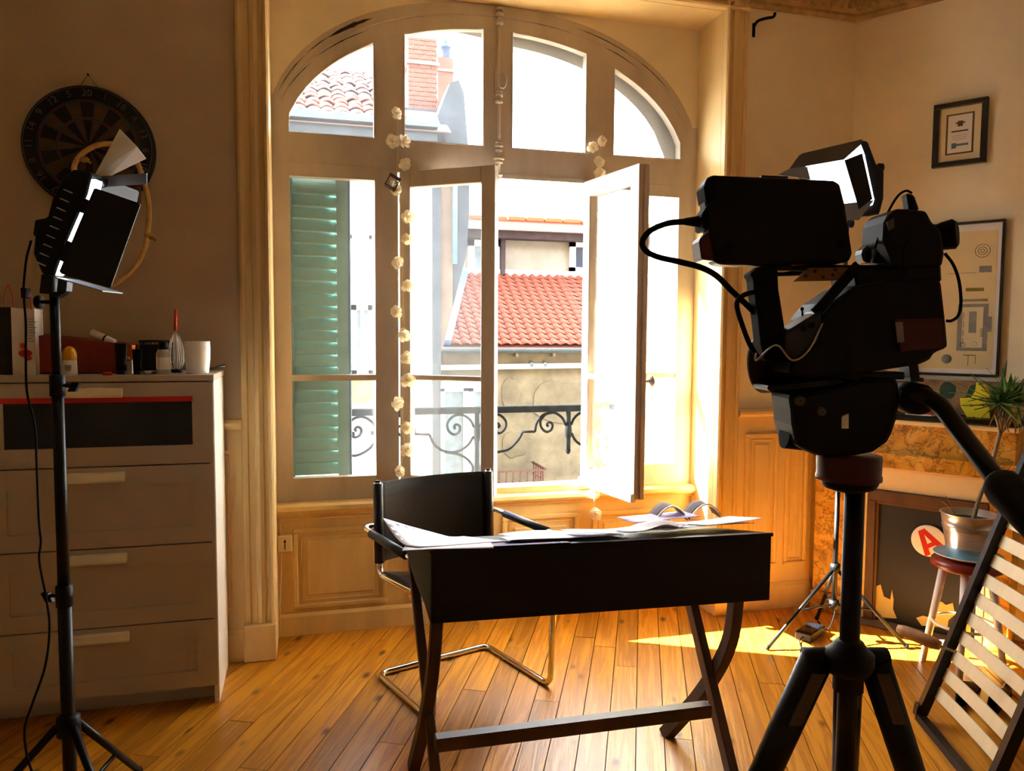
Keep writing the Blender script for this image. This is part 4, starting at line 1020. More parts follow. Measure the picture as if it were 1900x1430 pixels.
for k, nn in enumerate((20, 1, 18, 4, 13, 6, 10, 15, 2, 17, 3, 19, 7, 16, 8, 11, 14, 9, 12, 5)):
    g0 = pi/2-k*pi/10; o = V((dc.x+DR*.86*cos(g0), yf-.002, dc.z+DR*.86*sin(g0))); r_ = g0-pi/2
    text(str(nn), .038, 'number', 'dart_wire', db, frame_mtx(o, (cos(r_), 0, sin(r_)), (-sin(r_), 0, cos(r_))))
b = MB(); b.cyl((dc.x, WY-.0, dc.z+DR+.045), (dc.x, WY-.02, dc.z+DR+.045), .003, seg=8); b.build('nail', 'iron', db)
b = MB(); b.tube([(dc.x-.035, WY-.006, dc.z+DR-.006), (dc.x, WY-.012, dc.z+DR+.045), (dc.x+.035, WY-.006, dc.z+DR-.006)], .0013, 5); b.build('string', 'ink_brown', db)
# rope hoop hanging in front of the board
def hp(x, y): return pY(40+x/5.296, 290+y/5.296, WY-.055)
ho = thing('rope_hoop', 'large hoop of pale rope and dark leather hung in front of the dartboard', 'hoop', hp(1230, 800)+V((-.12, 0, -.3)))
pts = [hp(520, 200), hp(530, 60), hp(640, -60), hp(800, -120), hp(960, -100), hp(1120, 40), hp(1200, 240), hp(1250, 480), hp(1240, 740), hp(1200, 940), hp(1090, 1110), hp(930, 1240), hp(780, 1290), hp(650, 1180), hp(570, 950), hp(530, 600)]
b = MB(); b.tube(smoothpath(pts, 5, True), .0105, 8, closed=True); b.build('ring', 'rope', ho)
b = MB(); k0 = hp(1250, 780); b.ball(k0, .014, 8, (1.3, 1, .9)); b.ball(k0+V((.012, -.004, -.008)), .010, 8, (1.4, 1, .8)); b.tube(smoothpath([k0, k0+V((.018, -.006, -.010)), k0+V((.03, -.006, -.020))], 3), [.007]*7, 6); b.build('knot', 'rope_knot', ho)
b = MB(); k0 = hp(610, 30); b.ball(k0, .014, 8, (1.6, .8, .9)); b.tube([k0, k0+V((.025, 0, -.012))], .005, 6); b.build('knot', 'rope_knot', ho)
b = MB(); b.grid(lambda u, v: hp(700+u*480, 250+v*220*(1-.5*u*(1-u)))+V((0, .008*sin(u*5), 0)), 8, 4, .003); b.build('leather_pouch', 'rust_leather', ho)

# ================================================================== DESK
KH, KB = .76, .535
k1, k2 = pZ(800, 1020, KH), pZ(1432, 988, KH)
kd = (k2-k1).normalized(); kn = V((-.06, 1, 0)).normalized()       # along the front, away from the camera
DEP = .42
dk = thing('writing_desk', 'black writing desk with crossed curved wooden legs and a box front', 'desk', ((k1+k2)/2+kn*.2-V((0, 0, KH))))
SLOPE = .19                                                    # the top falls away towards the sitter
def K(a, dd_, z): p = k1+(k2-k1)*a+kn*dd_; return V((p.x, p.y, z))
def top_z(x, y): return KH-SLOPE*max(-.02, y-(k1.y+(k2.y-k1.y)*(x-k1.x)/(k2.x-k1.x)))
b = MB(); b.prism([K(0, 0, KB), K(1, 0, KB), K(1, 0, KH-.012), K(0, 0, KH-.012)], kn*.018); b.build('front_panel', 'desk_black', dk, bevel=.002)
for a in (0, 1):
    b = MB(); sx = kd*(.018 if a == 0 else -.018)
    b.prism([K(a, .019, KB), K(a, .10, KB+.03), K(a, .24, KB+.055), K(a, .36, KB+.10), K(a, DEP, KB+.125), K(a, DEP, KH-.013-SLOPE*DEP), K(a, .019, KH-.016)], sx); b.build('side_panel', 'desk_black', dk)
b = MB(); b.prism([K(-.004, -.004, KH-.0115), K(1.004, -.004, KH-.0115), K(1.004, DEP+.02, KH-.0115-SLOPE*(DEP+.02)), K(-.004, DEP+.02, KH-.0115-SLOPE*(DEP+.02))], (0, 0, .0115)); b.build('top', 'desk_black', dk, bevel=.002)
b = MB(); b.prism([K(.02, .02, KB+.002), K(.98, .02, KB+.002), K(.98, .10, KB+.031), K(.02, .10, KB+.031)], (0, 0, .008)); b.build('bottom_board', 'desk_black', dk)
def legbar(pts, wd, th, nm):      # flat curved leg: width in its own plane, thickness along the desk
    P = smoothpath(pts, 6) if len(pts) > 2 else [V(p) for p in pts]
    vs = []; n = len(P)
    for i in range(n):
        t = (P[min(i+1, n-1)]-P[max(i-1, 0)]).normalized(); sd = kd; nn = t.cross(sd).normalized()
        for a, c in ((-1, -1), (1, -1), (1, 1), (-1, 1)): vs.append(P[i]+sd*(a*th/2)+nn*(c*wd/2))
    fs = [(i*4+k, i*4+(k+1) % 4, i*4+4+(k+1) % 4, i*4+4+k) for i in range(n-1) for k in range(4)]+[(3, 2, 1, 0), tuple(n*4-4+k for k in range(4))]
    b = MB(); b.add(vs, fs); return b.build(nm, 'desk_leg', dk, bevel=.003)
def endframe(tf, tr, fr_, ff, bulge):
    # curved leg from the front top to the rear foot; straight leg from the rear top to the front foot
    m1 = tf.lerp(fr_, .33)+bulge; m2 = tf.lerp(fr_, .66)+bulge*.9
    legbar([tf, m1, m2, fr_], .05, .036, 'leg'); legbar([tr, tr.lerp(ff, .5), ff], .05, .03, 'leg')
tfR, trR = V((1.375, k2.y+.05, KB+.03)), V((1.335, k2.y+.40, KB+.09)); rfR, ffR = V((1.212, 2.39, .0)), V((1.285, 2.06, .0))
tfL, trL = V((.385, k1.y+.05, KB+.03)), V((.355, k1.y+.40, KB+.09)); rfL, ffL = V((.325, 2.40, .0)), V((.365, 2.12, .0))
endframe(tfR, trR, rfR, ffR, V((.035, -.045, .0))); endframe(tfL, trL, rfL, ffL, V((.004, -.045, 0)))
cL, cR = V((.362, 2.20, .185)), V((1.262, 2.185, .185))
b = MB(); b.bar(cL, cR, .045, .042); b.build('stretcher', 'desk_leg', dk, bevel=.004)

# papers on the desk, each sheet its own
def sheet(label, c, rz, w_, h_, z, fn=None, mt='paper', lines=0, grp=True):
    ca, sa = cos(rz), sin(rz)
    def f(u, v):
        x, y = (u-.5)*w_, (v-.5)*h_; dz = fn(u, v) if fn else 0
        X, Y_ = c[0]+x*ca-y*sa, c[1]+x*sa+y*ca
        return V((X, Y_, top_z(X, Y_)+z+dz+.0012))
    t = thing('paper_sheet', label, 'paper', (c[0], c[1], top_z(c[0], c[1])+z), group='papers spread on the desk')
    b = MB(); b.grid(f, 10, 8, .0006); b.build('sheet', mt, t)
    if lines:
        b = MB()
        for i in range(lines):
            v = .12+.76*i/max(1, lines-1); u1 = .9-random.random()*.25
            b.grid(lambda u, q: f(.1+(u1-.1)*u, v+.012*q)+V((0, 0, .0009)), 6, 1, .0003)
        b.build('printed_lines', 'paper_print', t)
    return t
A4 = (.297, .21)
sheet('leftmost white paper curling up off the desk edge by the chair arm', (.43, 2.45), .25, .30, .30, .004, lambda u, v: .05*max(0, v-.35)**1.5*3*max(0, 1-u*1.2)+.012*max(0, .3-u))
sheet('blank white sheet overhanging the left desk corner', (.42, 2.30), -.18, .27, .19, .003, lambda u, v: -.004*max(0, .15-u)*2)
sheet('dark violet folder under the papers at the front left edge', (.59, 2.29), -.05, .40, .16, .0008, mt='paper_violet')
sheet('small stack of index cards near the front left', (.73, 2.34), -.08, .24, .14, .010, lambda u, v: .001*(1+sin(u*6)))
sheet('long white sheet in the middle of the desk', (.83, 2.44), .06, .36, .26, .005, lambda u, v: .006*(1+sin(u*5))*v)
sheet('white sheet in the centre reaching to the front edge', (.98, 2.34), -.06, .30, .21, .018, lambda u, v: .003*(1+sin(u*7+1)), lines=0)
sheet('crumpled translucent sheet right of the centre', (1.10, 2.31), .22, .24, .12, .022, lambda u, v: .030*abs(sin(u*4+v*3))*max(0, 1-abs(u-.7)*2.2))
sheet('large printed sheet lying across the right end', (1.30, 2.40), .10, .36, .24, .012, lambda u, v: .010*u+.004*(1+sin(u*4)), lines=9)
sheet('printed sheet sticking out beyond the right corner', (1.385, 2.36), .16, .24, .18, .024, lambda u, v: .004+.012*u*u, lines=7)
sheet('lilac sheet at the back of the right end', (1.235, 2.52), .12, .28, .12, .034, lambda u, v: .016*v+.01*u, mt='paper_lilac')
br = thing('curled_brochure', 'glossy brown brochure with curled pages at the back right of the desk', 'brochure', (1.36, 2.56, top_z(1.36, 2.56)))
for k, (xc, w_) in enumerate(((1.29, .13), (1.43, .13))):
    b = MB(); b.grid(lambda u, v: V((xc+(u-.5)*w_, 2.53+v*.07, top_z(1.36, 2.56)+.035+.052*sin(pi*min(1, max(0, u)))**.8+.006*v)), 12, 3, .0015); b.build('page', 'rust_leather' if k == 0 else 'rust_leather', br)
    b = MB(); b.tube([V((xc+(u-.5)*w_, 2.53, top_z(1.36, 2.56)+.037+.052*sin(pi*u)**.8)) for u in [i/12 for i in range(13)]], .0035, 6); b.build('shiny_edge', 'chrome', br)

# ================================================================== CANTILEVER CHAIR
q0 = V((.450, 2.692, 0)); q1 = V((.271, 3.067, 0)); q2 = V((.739, 3.263, 0)); q3 = V((.949, 2.830, 0))
ca_ = ((q2-q1)+(q3-q0)).normalized(); cf = V((ca_.y, -ca_.x, 0))       # chair width axis, chair forward axis
cc = (q0+q1+q2+q3)/4
ch_ = thing('cantilever_chair', 'cantilever chair of chrome tube with black leather back behind the desk', 'chair', cc)
def Cc(a, f, z): return cc+ca_*a+cf*f+V((0, 0, z))
WD, FR = .262, .235
rt = .0125
def bend(pts, r=.05, n=5):
    P = [V(p) for p in pts]; out = [P[0]]
    for i in range(1, len(P)-1):
        a = (P[i-1]-P[i]); c = (P[i+1]-P[i]); k = min(r, a.length*.45, c.length*.45); s_, e_ = P[i]+a.normalized()*k, P[i]+c.normalized()*k
        for j in range(n+1):
            t = j/n; out.append(s_*(1-t)**2+P[i]*2*t*(1-t)+e_*t*t)
    return out+[P[-1]]
SZ = .43
zt_ = .805
path = [Cc(-WD, -FR+.005, zt_), Cc(-WD, -FR+.02, SZ), Cc(-WD, FR+.02, SZ+.02), Cc(-WD, FR, rt), Cc(-WD, -FR, rt), Cc(WD, -FR, rt), Cc(WD, FR, rt), Cc(WD, FR+.02, SZ+.02), Cc(WD, -FR+.02, SZ), Cc(WD, -FR+.005, zt_)]
b = MB(); b.tube(bend(path, .045), rt, 12); b.build('tube_frame', 'chrome', ch_)
AZ = .61
for s_ in (-1, 1):
    arm = [Cc(s_*WD*.95, -FR-.02, AZ+.015), Cc(s_*(WD+.05), -FR-.02, AZ+.01), Cc(s_*(WD+.055), FR-.02, AZ-.01), Cc(s_*(WD+.05), FR+.02, SZ+.06), Cc(s_*WD, FR+.0, SZ+.02)]
    b = MB(); b.tube(bend(arm, .05), .011, 10); b.build('arm', 'chrome', ch_)
    b = MB(); b.tube([Cc(s_*(WD+.053), -FR+.06, AZ+.004), Cc(s_*(WD+.055), FR-.10, AZ-.006)], .017, 10); b.build('arm_pad', 'chair_pad', ch_)
# leather back sling wrapped round the posts, and the seat
def backf(u, v):
    a = (u-.5)*2*WD; bow = -.05*(1-(2*u-1)**2); z = .48+v*.32; f = -FR+.02-.015*(z-SZ)/(zt_-SZ)
    return Cc(a, f+bow*.9, z)
b = MB(); b.grid(backf, 14, 6, .006); b.build('back_sling', 'black_leather', ch_)
for s_ in (-1, 1):
    b = MB(); p, q = Cc(s_*WD, -FR+.018, .48), Cc(s_*WD, -FR+.0055, .80); b.cyl(p, q, .020, seg=14); b.build('sling_sleeve', 'black_leather', ch_)
    b = MB(); b.cyl(q, q+(q-p).normalized()*.012, .012, seg=12); b.build('end_cap', 'black_plastic', ch_)
b = MB(); b.grid(lambda u, v: Cc((u-.5)*2*WD, -FR+.03+v*(2*FR-.03), SZ+.012-.03*(1-(2*u-1)**2)+.015*v), 12, 6, .006); b.build('seat_sling', 'black_leather', ch_)
# ================================================================== FIREPLACE
def Fp(s_, t_, z): p = FC+FD*s_+FN*t_; return V((p.x, p.y, z))
fp = thing('corner_fireplace', 'yellow marble fireplace set across the room corner', 'fireplace', Fp(.36, .1, 0))
def fbox(nm, mt, s0, s1, t0, t1, z0, z1, parent=fp, bev=.003):
    b = MB(); b.prism([Fp(s0, t0, z0), Fp(s1, t0, z0), Fp(s1, t1, z0), Fp(s0, t1, z0)], (0, 0, z1-z0)); return b.build(nm, mt, parent, bevel=bev)
fbox('pier', 'yellow_marble', -.062, .085, .015, .200, .0, .838); fbox('pier', 'yellow_marble', .722, .80, .015, .200, .0, .838)
fbox('pier_moulding', 'yellow_marble', .085, .125, .015, .185, .0, .77); fbox('pier_moulding', 'yellow_marble', .70, .722, .015, .185, .0, .77)
fbox('pier_base', 'yellow_marble', -.066, .128, .013, .212, .0, .10)
fbox('lower_frieze', 'yellow_marble', -.062, .80, .013, .203, .770, .836); fbox('frieze', 'yellow_marble', -.055, .795, .012, .196, .8365, .985)
fbox('frieze_fillet', 'yellow_marble', -.066, .804, .011, .212, .832, .842)
fbox('bed_moulding', 'cream_flat', -.068, .806, .010, .222, .985, 1.008); fbox('mantel_shelf', 'black_plastic', -.072, .812, .010, .240, 1.008, 1.034, bev=.006)
fbox('inner_frame', 'cream_flat', .125, .70, .13, .176, .655, .770); fbox('inner_frame', 'cream_flat', .125, .186, .13, .176, .0, .655)
# fire board with wooden frame
for z0, z1, s0, s1 in ((.600, .654, .188, .70), (.0, .600, .188, .225), (.0, .600, .668, .70)): fbox('board_frame', 'wood_frame_dark', s0, s1, .13, .188, z0, z1)
for z0, z1, s0, s1 in ((.584, .600, .225, .668), (.0, .584, .225, .237)): fbox('frame_bead', 'wood_frame_dark', s0, s1, .13, .178, z0, z1)
fbox('fire_board', 'fire_panel', .225, .668, .125, .160, .0, .600, bev=0)
fbox('hearth', 'stone_beige', .125, .70, .13, .27, .0008, .006, bev=.001)
# torn paper on the board
def torn(px, label):
    P = [pP(x, y, Fp(0, .1625, 0), FN) for x, y in px]; b = MB(); b.prism(P, FN*.0012); return b
tp = torn([(1624, 1088), (1634, 1084), (1640, 1106), (1652, 1112), (1655, 1094), (1658, 1112), (1657, 1130), (1664, 1147), (1645, 1146), (1620, 1142), (1619, 1110)], '').build('torn_paper', 'torn_paper', None); tag(tp, 'torn scrap of yellowed paper low on the fire board, left piece', 'paper', 'torn scraps on the fire board')
tp = torn([(1700, 1146), (1712, 1142), (1726, 1145), (1730, 1130), (1735, 1118), (1748, 1116), (1755, 1122), (1768, 1118), (1772, 1140), (1760, 1150), (1758, 1164), (1730, 1162), (1710, 1160)], '').build('torn_paper', 'torn_paper', None); tag(tp, 'torn scrap of yellowed paper low on the fire board, piece behind the stool', 'paper', 'torn scraps on the fire board')
# round A sign
ac = pP(1723, 1003, Fp(0, .165, 0), FN); asg = thing('letter_sign', 'round white sign with a slanted red letter A', 'sign', ac-V((0, 0, .075)))
b = MB(); b.lathe([(.001, 0), (.072, 0), (.075, .001), (.075, .003), (.072, .004), (.001, .004)], ac, FN, 40); b.build('disc', 'sticker_white', asg)
ta = radians(-34); xax = FD*cos(ta)+V((0, 0, -sin(ta))); yax = FD*sin(ta)+V((0, 0, cos(ta)))
def Ap(u, v): return ac+xax*u+yax*v+FN*.0042
b = MB(); b.prism([Ap(-.052, -.058), Ap(-.025, -.058), Ap(-.018, -.030), Ap(.018, -.030), Ap(.025, -.058), Ap(.052, -.058), Ap(.016, .058), Ap(-.016, .058)], FN*.0012); 
b.build('letter', 'red', asg)
b = MB(); b.prism([Ap(-.011, -.010), Ap(.011, -.010), Ap(.0, .032)], FN*.0018); b.build('letter_counter', 'sticker_white', asg)
# ---- things over the mantel
fr1 = thing('framed_certificate', 'small certificate in a black frame high on the wall', 'picture', Fp(.485, .01, 2.2))
s0, s1, z0, z1, ft = .372, .598, 2.203, 2.500, .018
for a in ((s0, s1, z0, z0+.024), (s0, s1, z1-.024, z1), (s0, s0+.026, z0+.024, z1-.024), (s1-.026, s1, z0+.024, z1-.024)): fbox('frame_bar', 'picture_black', a[0], a[1], .001, .022, a[2], a[3], fr1)
fbox('mount', 'mount_cream', s0+.02, s1-.02, .002, .010, z0+.02, z1-.02, fr1, 0); fbox('inner_mount', 'ink_brown', s0+.055, s1-.055, .0102, .0110, z0+.055, z1-.055, fr1, 0); fbox('certificate', 'bag_white', s0+.063, s1-.063, .0112, .012, z0+.062, z1-.062, fr1, 0)
pm = fbox('crest', 'ink_brown', .475, .497, .0122, .0128, 2.385, 2.41, fr1, .003); fbox('crest_base', 'ink_brown', .466, .506, .0122, .0127, 2.398, 2.404, fr1, 0)
fbox('heading_print', 'ink_brown', .450, .520, .0122, .0126, 2.360, 2.367, fr1, 0); fbox('picture_print', 'ink_blue', .452, .472, .0122, .0126, 2.285, 2.31, fr1, .004); fbox('picture_print', 'ink_blue', .472, .522, .0122, .0126, 2.295, 2.305, fr1, 0)
for i in range(3): fbox('text_line', 'paper_print', .455, .515, .0122, .0125, 2.325+i*.009, 2.3265+i*.009, fr1, 0)
po = thing('framed_poster', 'large framed drawing of a generic machine on yellowed paper', 'picture', Fp(.5, .02, 1.22))
s0, s1, z0, z1 = .33, .688, 1.215, 1.938
for a in ((s0, s1, z0, z0+.012), (s0, s1, z1-.012, z1), (s0, s0+.012, z0+.012, z1-.012), (s1-.012, s1, z0+.012, z1-.012)): fbox('frame_bar', 'picture_black', a[0], a[1], .001, .024, a[2], a[3], po)
fbox('mount', 'bag_white', s0+.01, s1-.01, .002, .008, z0+.01, z1-.01, po, 0); fbox('drawing_sheet', 'poster_paper', s0+.024, s1-.03, .0082, .009, z0+.035, z1-.045, po, 0)
def pr_(nm, mt, s_, z, w_, h_, t_=.0092, bev=0): return fbox(nm, mt, s_-w_/2, s_+w_/2, t_, t_+.0005, z-h_/2, z+h_/2, po, bev)
# plain technical drawing: cylinders, boxes and lines
def ringp(s_, z, r, mt='poster_line', wd=.002):
    b = MB(); b.tube([Fp(s_+r*cos(g0), .0095, z+r*sin(g0)) for g0 in [2*pi*i/32 for i in range(32)]], wd*.5, 4, closed=True); return b.build('drawn_circle', mt, po)
ringp(.600, 1.80, .030); ringp(.600, 1.80, .018); ringp(.600, 1.80, .008)
pr_('drawn_box', 'poster_grey', .615, 1.715, .05, .03)
pr_('drawn_body', 'poster_grey', .572, 1.445, .125, .22); pr_('drawn_plate', 'mount_cream', .572, 1.445, .085, .19, .0099); pr_('drawn_panel', 'poster_grey', .572, 1.47, .03, .10, .0106)
pr_('drawn_tank', 'poster_grey', .640, 1.46, .02, .07); pr_('drawn_lid', 'poster_grey', .575, 1.572, .11, .012); pr_('drawn_spout', 'poster_olive', .575, 1.622, .075, .016)
for i in range(5): pr_('drawn_slot', 'poster_line', .612, 1.405+i*.008, .014, .003, .0112)
for i in range(4): pr_('drawn_line', 'poster_line', .535, 1.38+i*.04, .002, .03, .0112)
ringp(.535, 1.365, .010, wd=.004); ringp(.585, 1.368, .009, wd=.003)
pr_('drawn_foot', 'poster_line', .565, 1.315, .05, .003); pr_('drawn_foot', 'poster_line', .56, 1.29, .002, .05); pr_('drawn_foot', 'poster_line', .59, 1.295, .002, .04)
pr_('drawn_line', 'poster_line', .52, 1.70, .12, .0016)
b = MB(); b.lathe([(.001, 0), (.022, 0), (.022, .0005), (.001, .0005)], Fp(.47, .0092, 1.295), FN, 20); b.build('drawn_disc', 'poster_grey', po)
# low canvas leaning at the back of the mantel
cv = thing('landscape_canvas', 'low brown and green landscape canvas leaning behind the mantel', 'picture', Fp(.5, .05, 1.036))
def lean(s_, z, o=0.): return Fp(s_, .075-.04*(z-1.036)/.16+o, z)
b = MB(); b.prism([lean(.20, 1.037), lean(.80, 1.037), lean(.80, 1.195), lean(.20, 1.195)], -FN*.015); b.build('canvas', 'painting', cv)
for (a, c, e, f_) in ((.45, .53, 1.10, 1.193), (.47, .52, 1.045, 1.075), (.56, .64, 1.04, 1.19), (.66, .78, 1.10, 1.19)):
    P = []; 
    for i in range(12):
        g0 = 2*pi*i/12; rr = 1+random.uniform(-.2, .0); P.append(lean((a+c)/2+(c-a)/2*cos(g0)*rr, (e+f_)/2+(f_-e)/2*sin(g0)*rr, .001))
    b = MB(); b.prism(P, FN*.0006); b.build('painted_foliage', 'painting_green', cv)
ys = thing('yellow_cutout', 'bright yellow spiky paper cut-out standing on the mantel', 'ornament', Fp(.60, .13, 1.035))
P = [pP(1600+x/4.47, 680+y/4.47, Fp(0, .13, 0), FN) for x, y in ((945, 130), (985, 150), (1010, 150), (1055, 215), (1050, 330), (1060, 440), (960, 438), (870, 430), (845, 375), (815, 330), (808, 262), (850, 262), (905, 250), (935, 200))]
b = MB(); b.prism(P, -FN*.02); b.build('cutout_body', 'yellow_paper', ys, bevel=.002)
for (x, y, rx, ry) in ((905, 318, 6, 5), (1005, 322, 7, 6), (925, 428, 12, 4), (975, 145, 9, 4), (1030, 300, 5, 3)):
    c = pP(1600+x/4.47, 680+y/4.47, Fp(0, .131, 0), FN); b = MB(); b.lathe([(.001, .0), (rx*.0006, 0), (rx*.0006, .0006), (.001, .0006)], c, FN, 12); b.build('dark_spot', 'crack', ys)
bk_ = thing('red_booklet', 'thin red and white booklet lying on the mantel shelf', 'booklet', Fp(.44, .16, 1.034))
b = MB(); b.prism([Fp(.36, .14, 1.0345), Fp(.47, .14, 1.0345), Fp(.46, .22, 1.0345), Fp(.35, .22, 1.0345)], (0, 0, .006)); b.build('pages', 'sticker_white', bk_); b = MB(); b.prism([Fp(.36, .14, 1.0407), Fp(.47, .14, 1.0407), Fp(.46, .22, 1.0407), Fp(.35, .22, 1.0407)], (0, 0, .002)); b.build('cover', 'red', bk_)

# ================================================================== STOOL, PLATE, POT, PLANT
SH = .475
sc_ = pY(1795, 1045, 2.56); sc_ = V((sc_.x, 2.56, 0))
st = thing('round_stool', 'low stool with round red-brown seat and white legs', 'stool', sc_)
b = MB(); RS = .135; b.lathe([(.001, SH-.04), (RS*.9, SH-.04), (RS, SH-.033), (RS*1.01, SH-.02), (RS, SH-.007), (RS*.95, SH), (.001, SH)], sc_, seg=40); b.build('seat', 'stool_red', st)
for k in range(4):
    g0 = radians(40+90*k); d = V((cos(g0), sin(g0), 0)); b = MB(); b.cyl(sc_+d*.085+V((0, 0, SH-.04)), sc_+d*.15, .017, .013, seg=12); b.build('leg', 'white_gloss', st)
b = MB(); b.tube([sc_+V((cos(g0)*.122, sin(g0)*.122, .20)) for g0 in [2*pi*i/32 for i in range(32)]], .006, 8, closed=True); b.build('foot_ring', 'white_gloss', st)
pl = thing('saucer', 'pale blue plate under the metal plant pot', 'plate', sc_+V((0, 0, SH)))
pc = sc_+V((.0, -.0, 0))
b = MB(); b.lathe([(.001, SH+.001), (.075, SH+.001), (.085, SH+.004), (.128, SH+.020), (.130, SH+.022), (.127, SH+.023), (.085, SH+.009), (.001, SH+.008)], pc, seg=40); b.build('dish', 'plate_blue', pl)
b = MB(); b.tube([pc+V((.129*cos(g0), .129*sin(g0), SH+.0225)) for g0 in [2*pi*i/40 for i in range(40)]], .0018, 6, closed=True); b.build('rim', 'white_gloss', pl)
pz = SH+.010; PHt = .185
pt = thing('plant_pot', 'brushed metal plant pot with a blue foot on the stool', 'pot', pc+V((0, 0, pz)))
r0, r1 = .076, .108
def pr2(f): return r0+(r1-r0)*f
b = MB(); b.lathe([(.001, 0), (pr2(0), 0), (pr2(.25), PHt*.25), (pr2(.62), PHt*.62), (pr2(.64)+.003, PHt*.64), (pr2(.66), PHt*.66), (pr2(.68)+.003, PHt*.68), (pr2(.70), PHt*.70), (pr2(.72)+.003, PHt*.72), (pr2(.74), PHt*.74), (pr2(1)-.001, PHt*.97), (pr2(1)+.004, PHt*.985), (pr2(1)+.004, PHt), (pr2(1)-.004, PHt), (pr2(.8)-.006, PHt*.8), (.001, PHt*.8)], pc+V((0, 0, pz)), seg=48); b.build('bucket', 'steel', pt)
b = MB(); b.lathe([(pr2(0)+.0008, .001), (pr2(.24)+.001, PHt*.24), (pr2(.24)+.0004, PHt*.245)], pc+V((0, 0, pz)), seg=48); b.build('blue_foot', 'pot_blue', pt)
b = MB(); b.lathe([(.001, PHt*.86), (pr2(.86)-.006, PHt*.84)], pc+V((0, 0, pz)), seg=32); b.build('soil', 'soil', pt)
# dracaena: trunk leaning right, tuft of narrow leaves
def pt_(x, y, Y=2.56): return pY(1640+x/3.108, 640+y/3.108, Y)
dr = thing('dracaena_plant', 'dragon tree with thin bare trunk and tuft of narrow leaves', 'plant', pc+V((0, 0, pz+PHt*.82)))
t0 = pc+V((.02, 0, pz+PHt*.83)); tr_ = [t0, pt_(545, 900), pt_(590, 780), pt_(630, 660), pt_(655, 560), pt_(670, 510)]
b = MB(); b.tube(smoothpath(tr_, 5), .0085, 9); b.build('trunk', 'trunk', dr)
b = MB()
for x, y in ((640, 400), (690, 380), (740, 390), (715, 450)): b.tube(smoothpath([pt_(668, 515), pt_((668+x)/2+5, (515+y)/2), pt_(x, y)], 3), .005, 7)
b.build('branches', 'trunk', dr)
def leafmesh(base, tip, sag, wd, nm, mt):
    base, tip = V(base), V(tip); ax = tip-base; sd = ax.cross(V((0, 0, 1))).normalized(); n = 6; vs = []
    if sd.length < .5: sd = V((1, 0, 0))
    b = MB(); b.grid(lambda u, v: base+ax*u+V((0, 0, -sag*u*u))+sd*(v-.5)*wd*max(.06, sin(pi*min(1, .12+u*.88)))+V((0, 0, -abs(v-.5)*wd*.4)), 6, 2, .0006); return b.build(nm, mt, dr)
heads = [pt_(660, 330), pt_(715, 310), pt_(770, 330)]
tips = [(500, 155), (560, 200), (640, 155), (710, 80), (760, 170), (800, 205), (850, 250), (860, 330), (445, 360), (480, 310), (520, 385), (560, 270), (600, 230), (690, 160), (740, 210), (830, 400), (790, 440), (600, 330), (880, 280), (655, 220), (720, 240), (550, 330), (780, 250), (820, 300), (690, 230), (735, 150), (850, 200), (610, 290)]
for i, (x, y) in enumerate(tips):
    hb = heads[i % 3]; tip = pt_(x, y, 2.56+random.uniform(-.10, .10)); leafmesh(hb, tip, -.01 if y > 250 else .005, .016, 'leaf', 'leaf' if i % 3 else 'leaf_dark')
for i in range(64):
    hb = heads[i % 3]; g0 = random.uniform(0, 2*pi); el = random.uniform(-.5, 1.0); ln = random.uniform(.10, .20)
    leafmesh(hb, hb+V((cos(g0)*cos(el), sin(g0)*cos(el), sin(el)))*ln, random.uniform(0, .04), .011, 'leaf', ('leaf', 'leaf_dark', 'leaf')[i % 3])
for i in range(22):
    hb = heads[i % 3]+V((0, 0, -.02)); g0 = random.uniform(0, 2*pi); ln = random.uniform(.06, .12)
    leafmesh(hb, hb+V((cos(g0)*ln*.45, sin(g0)*ln*.45, -ln)), .0, .010, 'dry_leaf', 'leaf_dry')
for x, y in ((355, 870), (335, 900), (400, 960)):
    b = MB(); b.tube(smoothpath([pt_(400+(x-355)*.5, 985, 2.5), pt_(x+25, (y+985)/2-8, 2.5), pt_(x, y, 2.5)], 4), [.0016]*9, 5) if False else b.tube([pt_(420, 985, 2.5), pt_((x+410)/2, (y+960)/2, 2.5), pt_(x, y, 2.5)], .0016, 5); b.build('dry_stalk', 'leaf_dry', dr)

# ================================================================== SLATTED FRAME
bz = radians(22); bs = V((sin(bz), cos(bz), 0)); be = V((cos(bz), -sin(bz), 0)); bl = (be*.318+V((0, 0, .948))).normalized()     # slat direction, lean direction
P0 = pZ(1705, 1335, 0); LW = .50
sf_ = thing('slatted_frame', 'slatted bed frame with black metal rails leaning at the right edge', 'bed frame', P0-bs*.25)
bn = bs.cross(bl).normalized()
for nm, off in (('rail', 0), ('rail', -LW)):
    o = P0+bs*off; pts = [o+be*.0+V((0, 0, .016)), o+bl*.06-be*.012, o+bl*.13, o+bl*1.35]
    vs = smoothpath(pts, 5); b = MB()
    for p, q in zip(vs, vs[1:]): b.bar(p, q+(q-p)*.04, .034, .030, up=bs)
    b.build(nm, 'black_metal', sf_)
b = MB(); b.bar(P0+V((0, 0, .016)), P0-bs*LW+V((0, 0, .016)), .028, .028); b.build('foot_bar', 'black_metal', sf_)
q = MB(); q.grid(lambda u, v: V(((u-.5)*(LW-.02), (v-.5)*.046, .008*sin(pi*u))), 6, 1, .008, False); sme = q.mesh('slat', bevel=.0015); sme.materials.append(MATS['wood_slat'])
SM = Matrix.Identity(4)
for i in range(3): SM[i][0], SM[i][1], SM[i][2] = bs[i], bl[i], bn[i]
I_ = wm(sf_).inverted()
n = 0
for k in range(16):
    c = P0-bs*(LW/2)+bl*(.125+k*.0745)+bn*.020
    mm = SM.copy(); mm.translation = c; place(sme, 'slat', sf_, I_ @ mm)
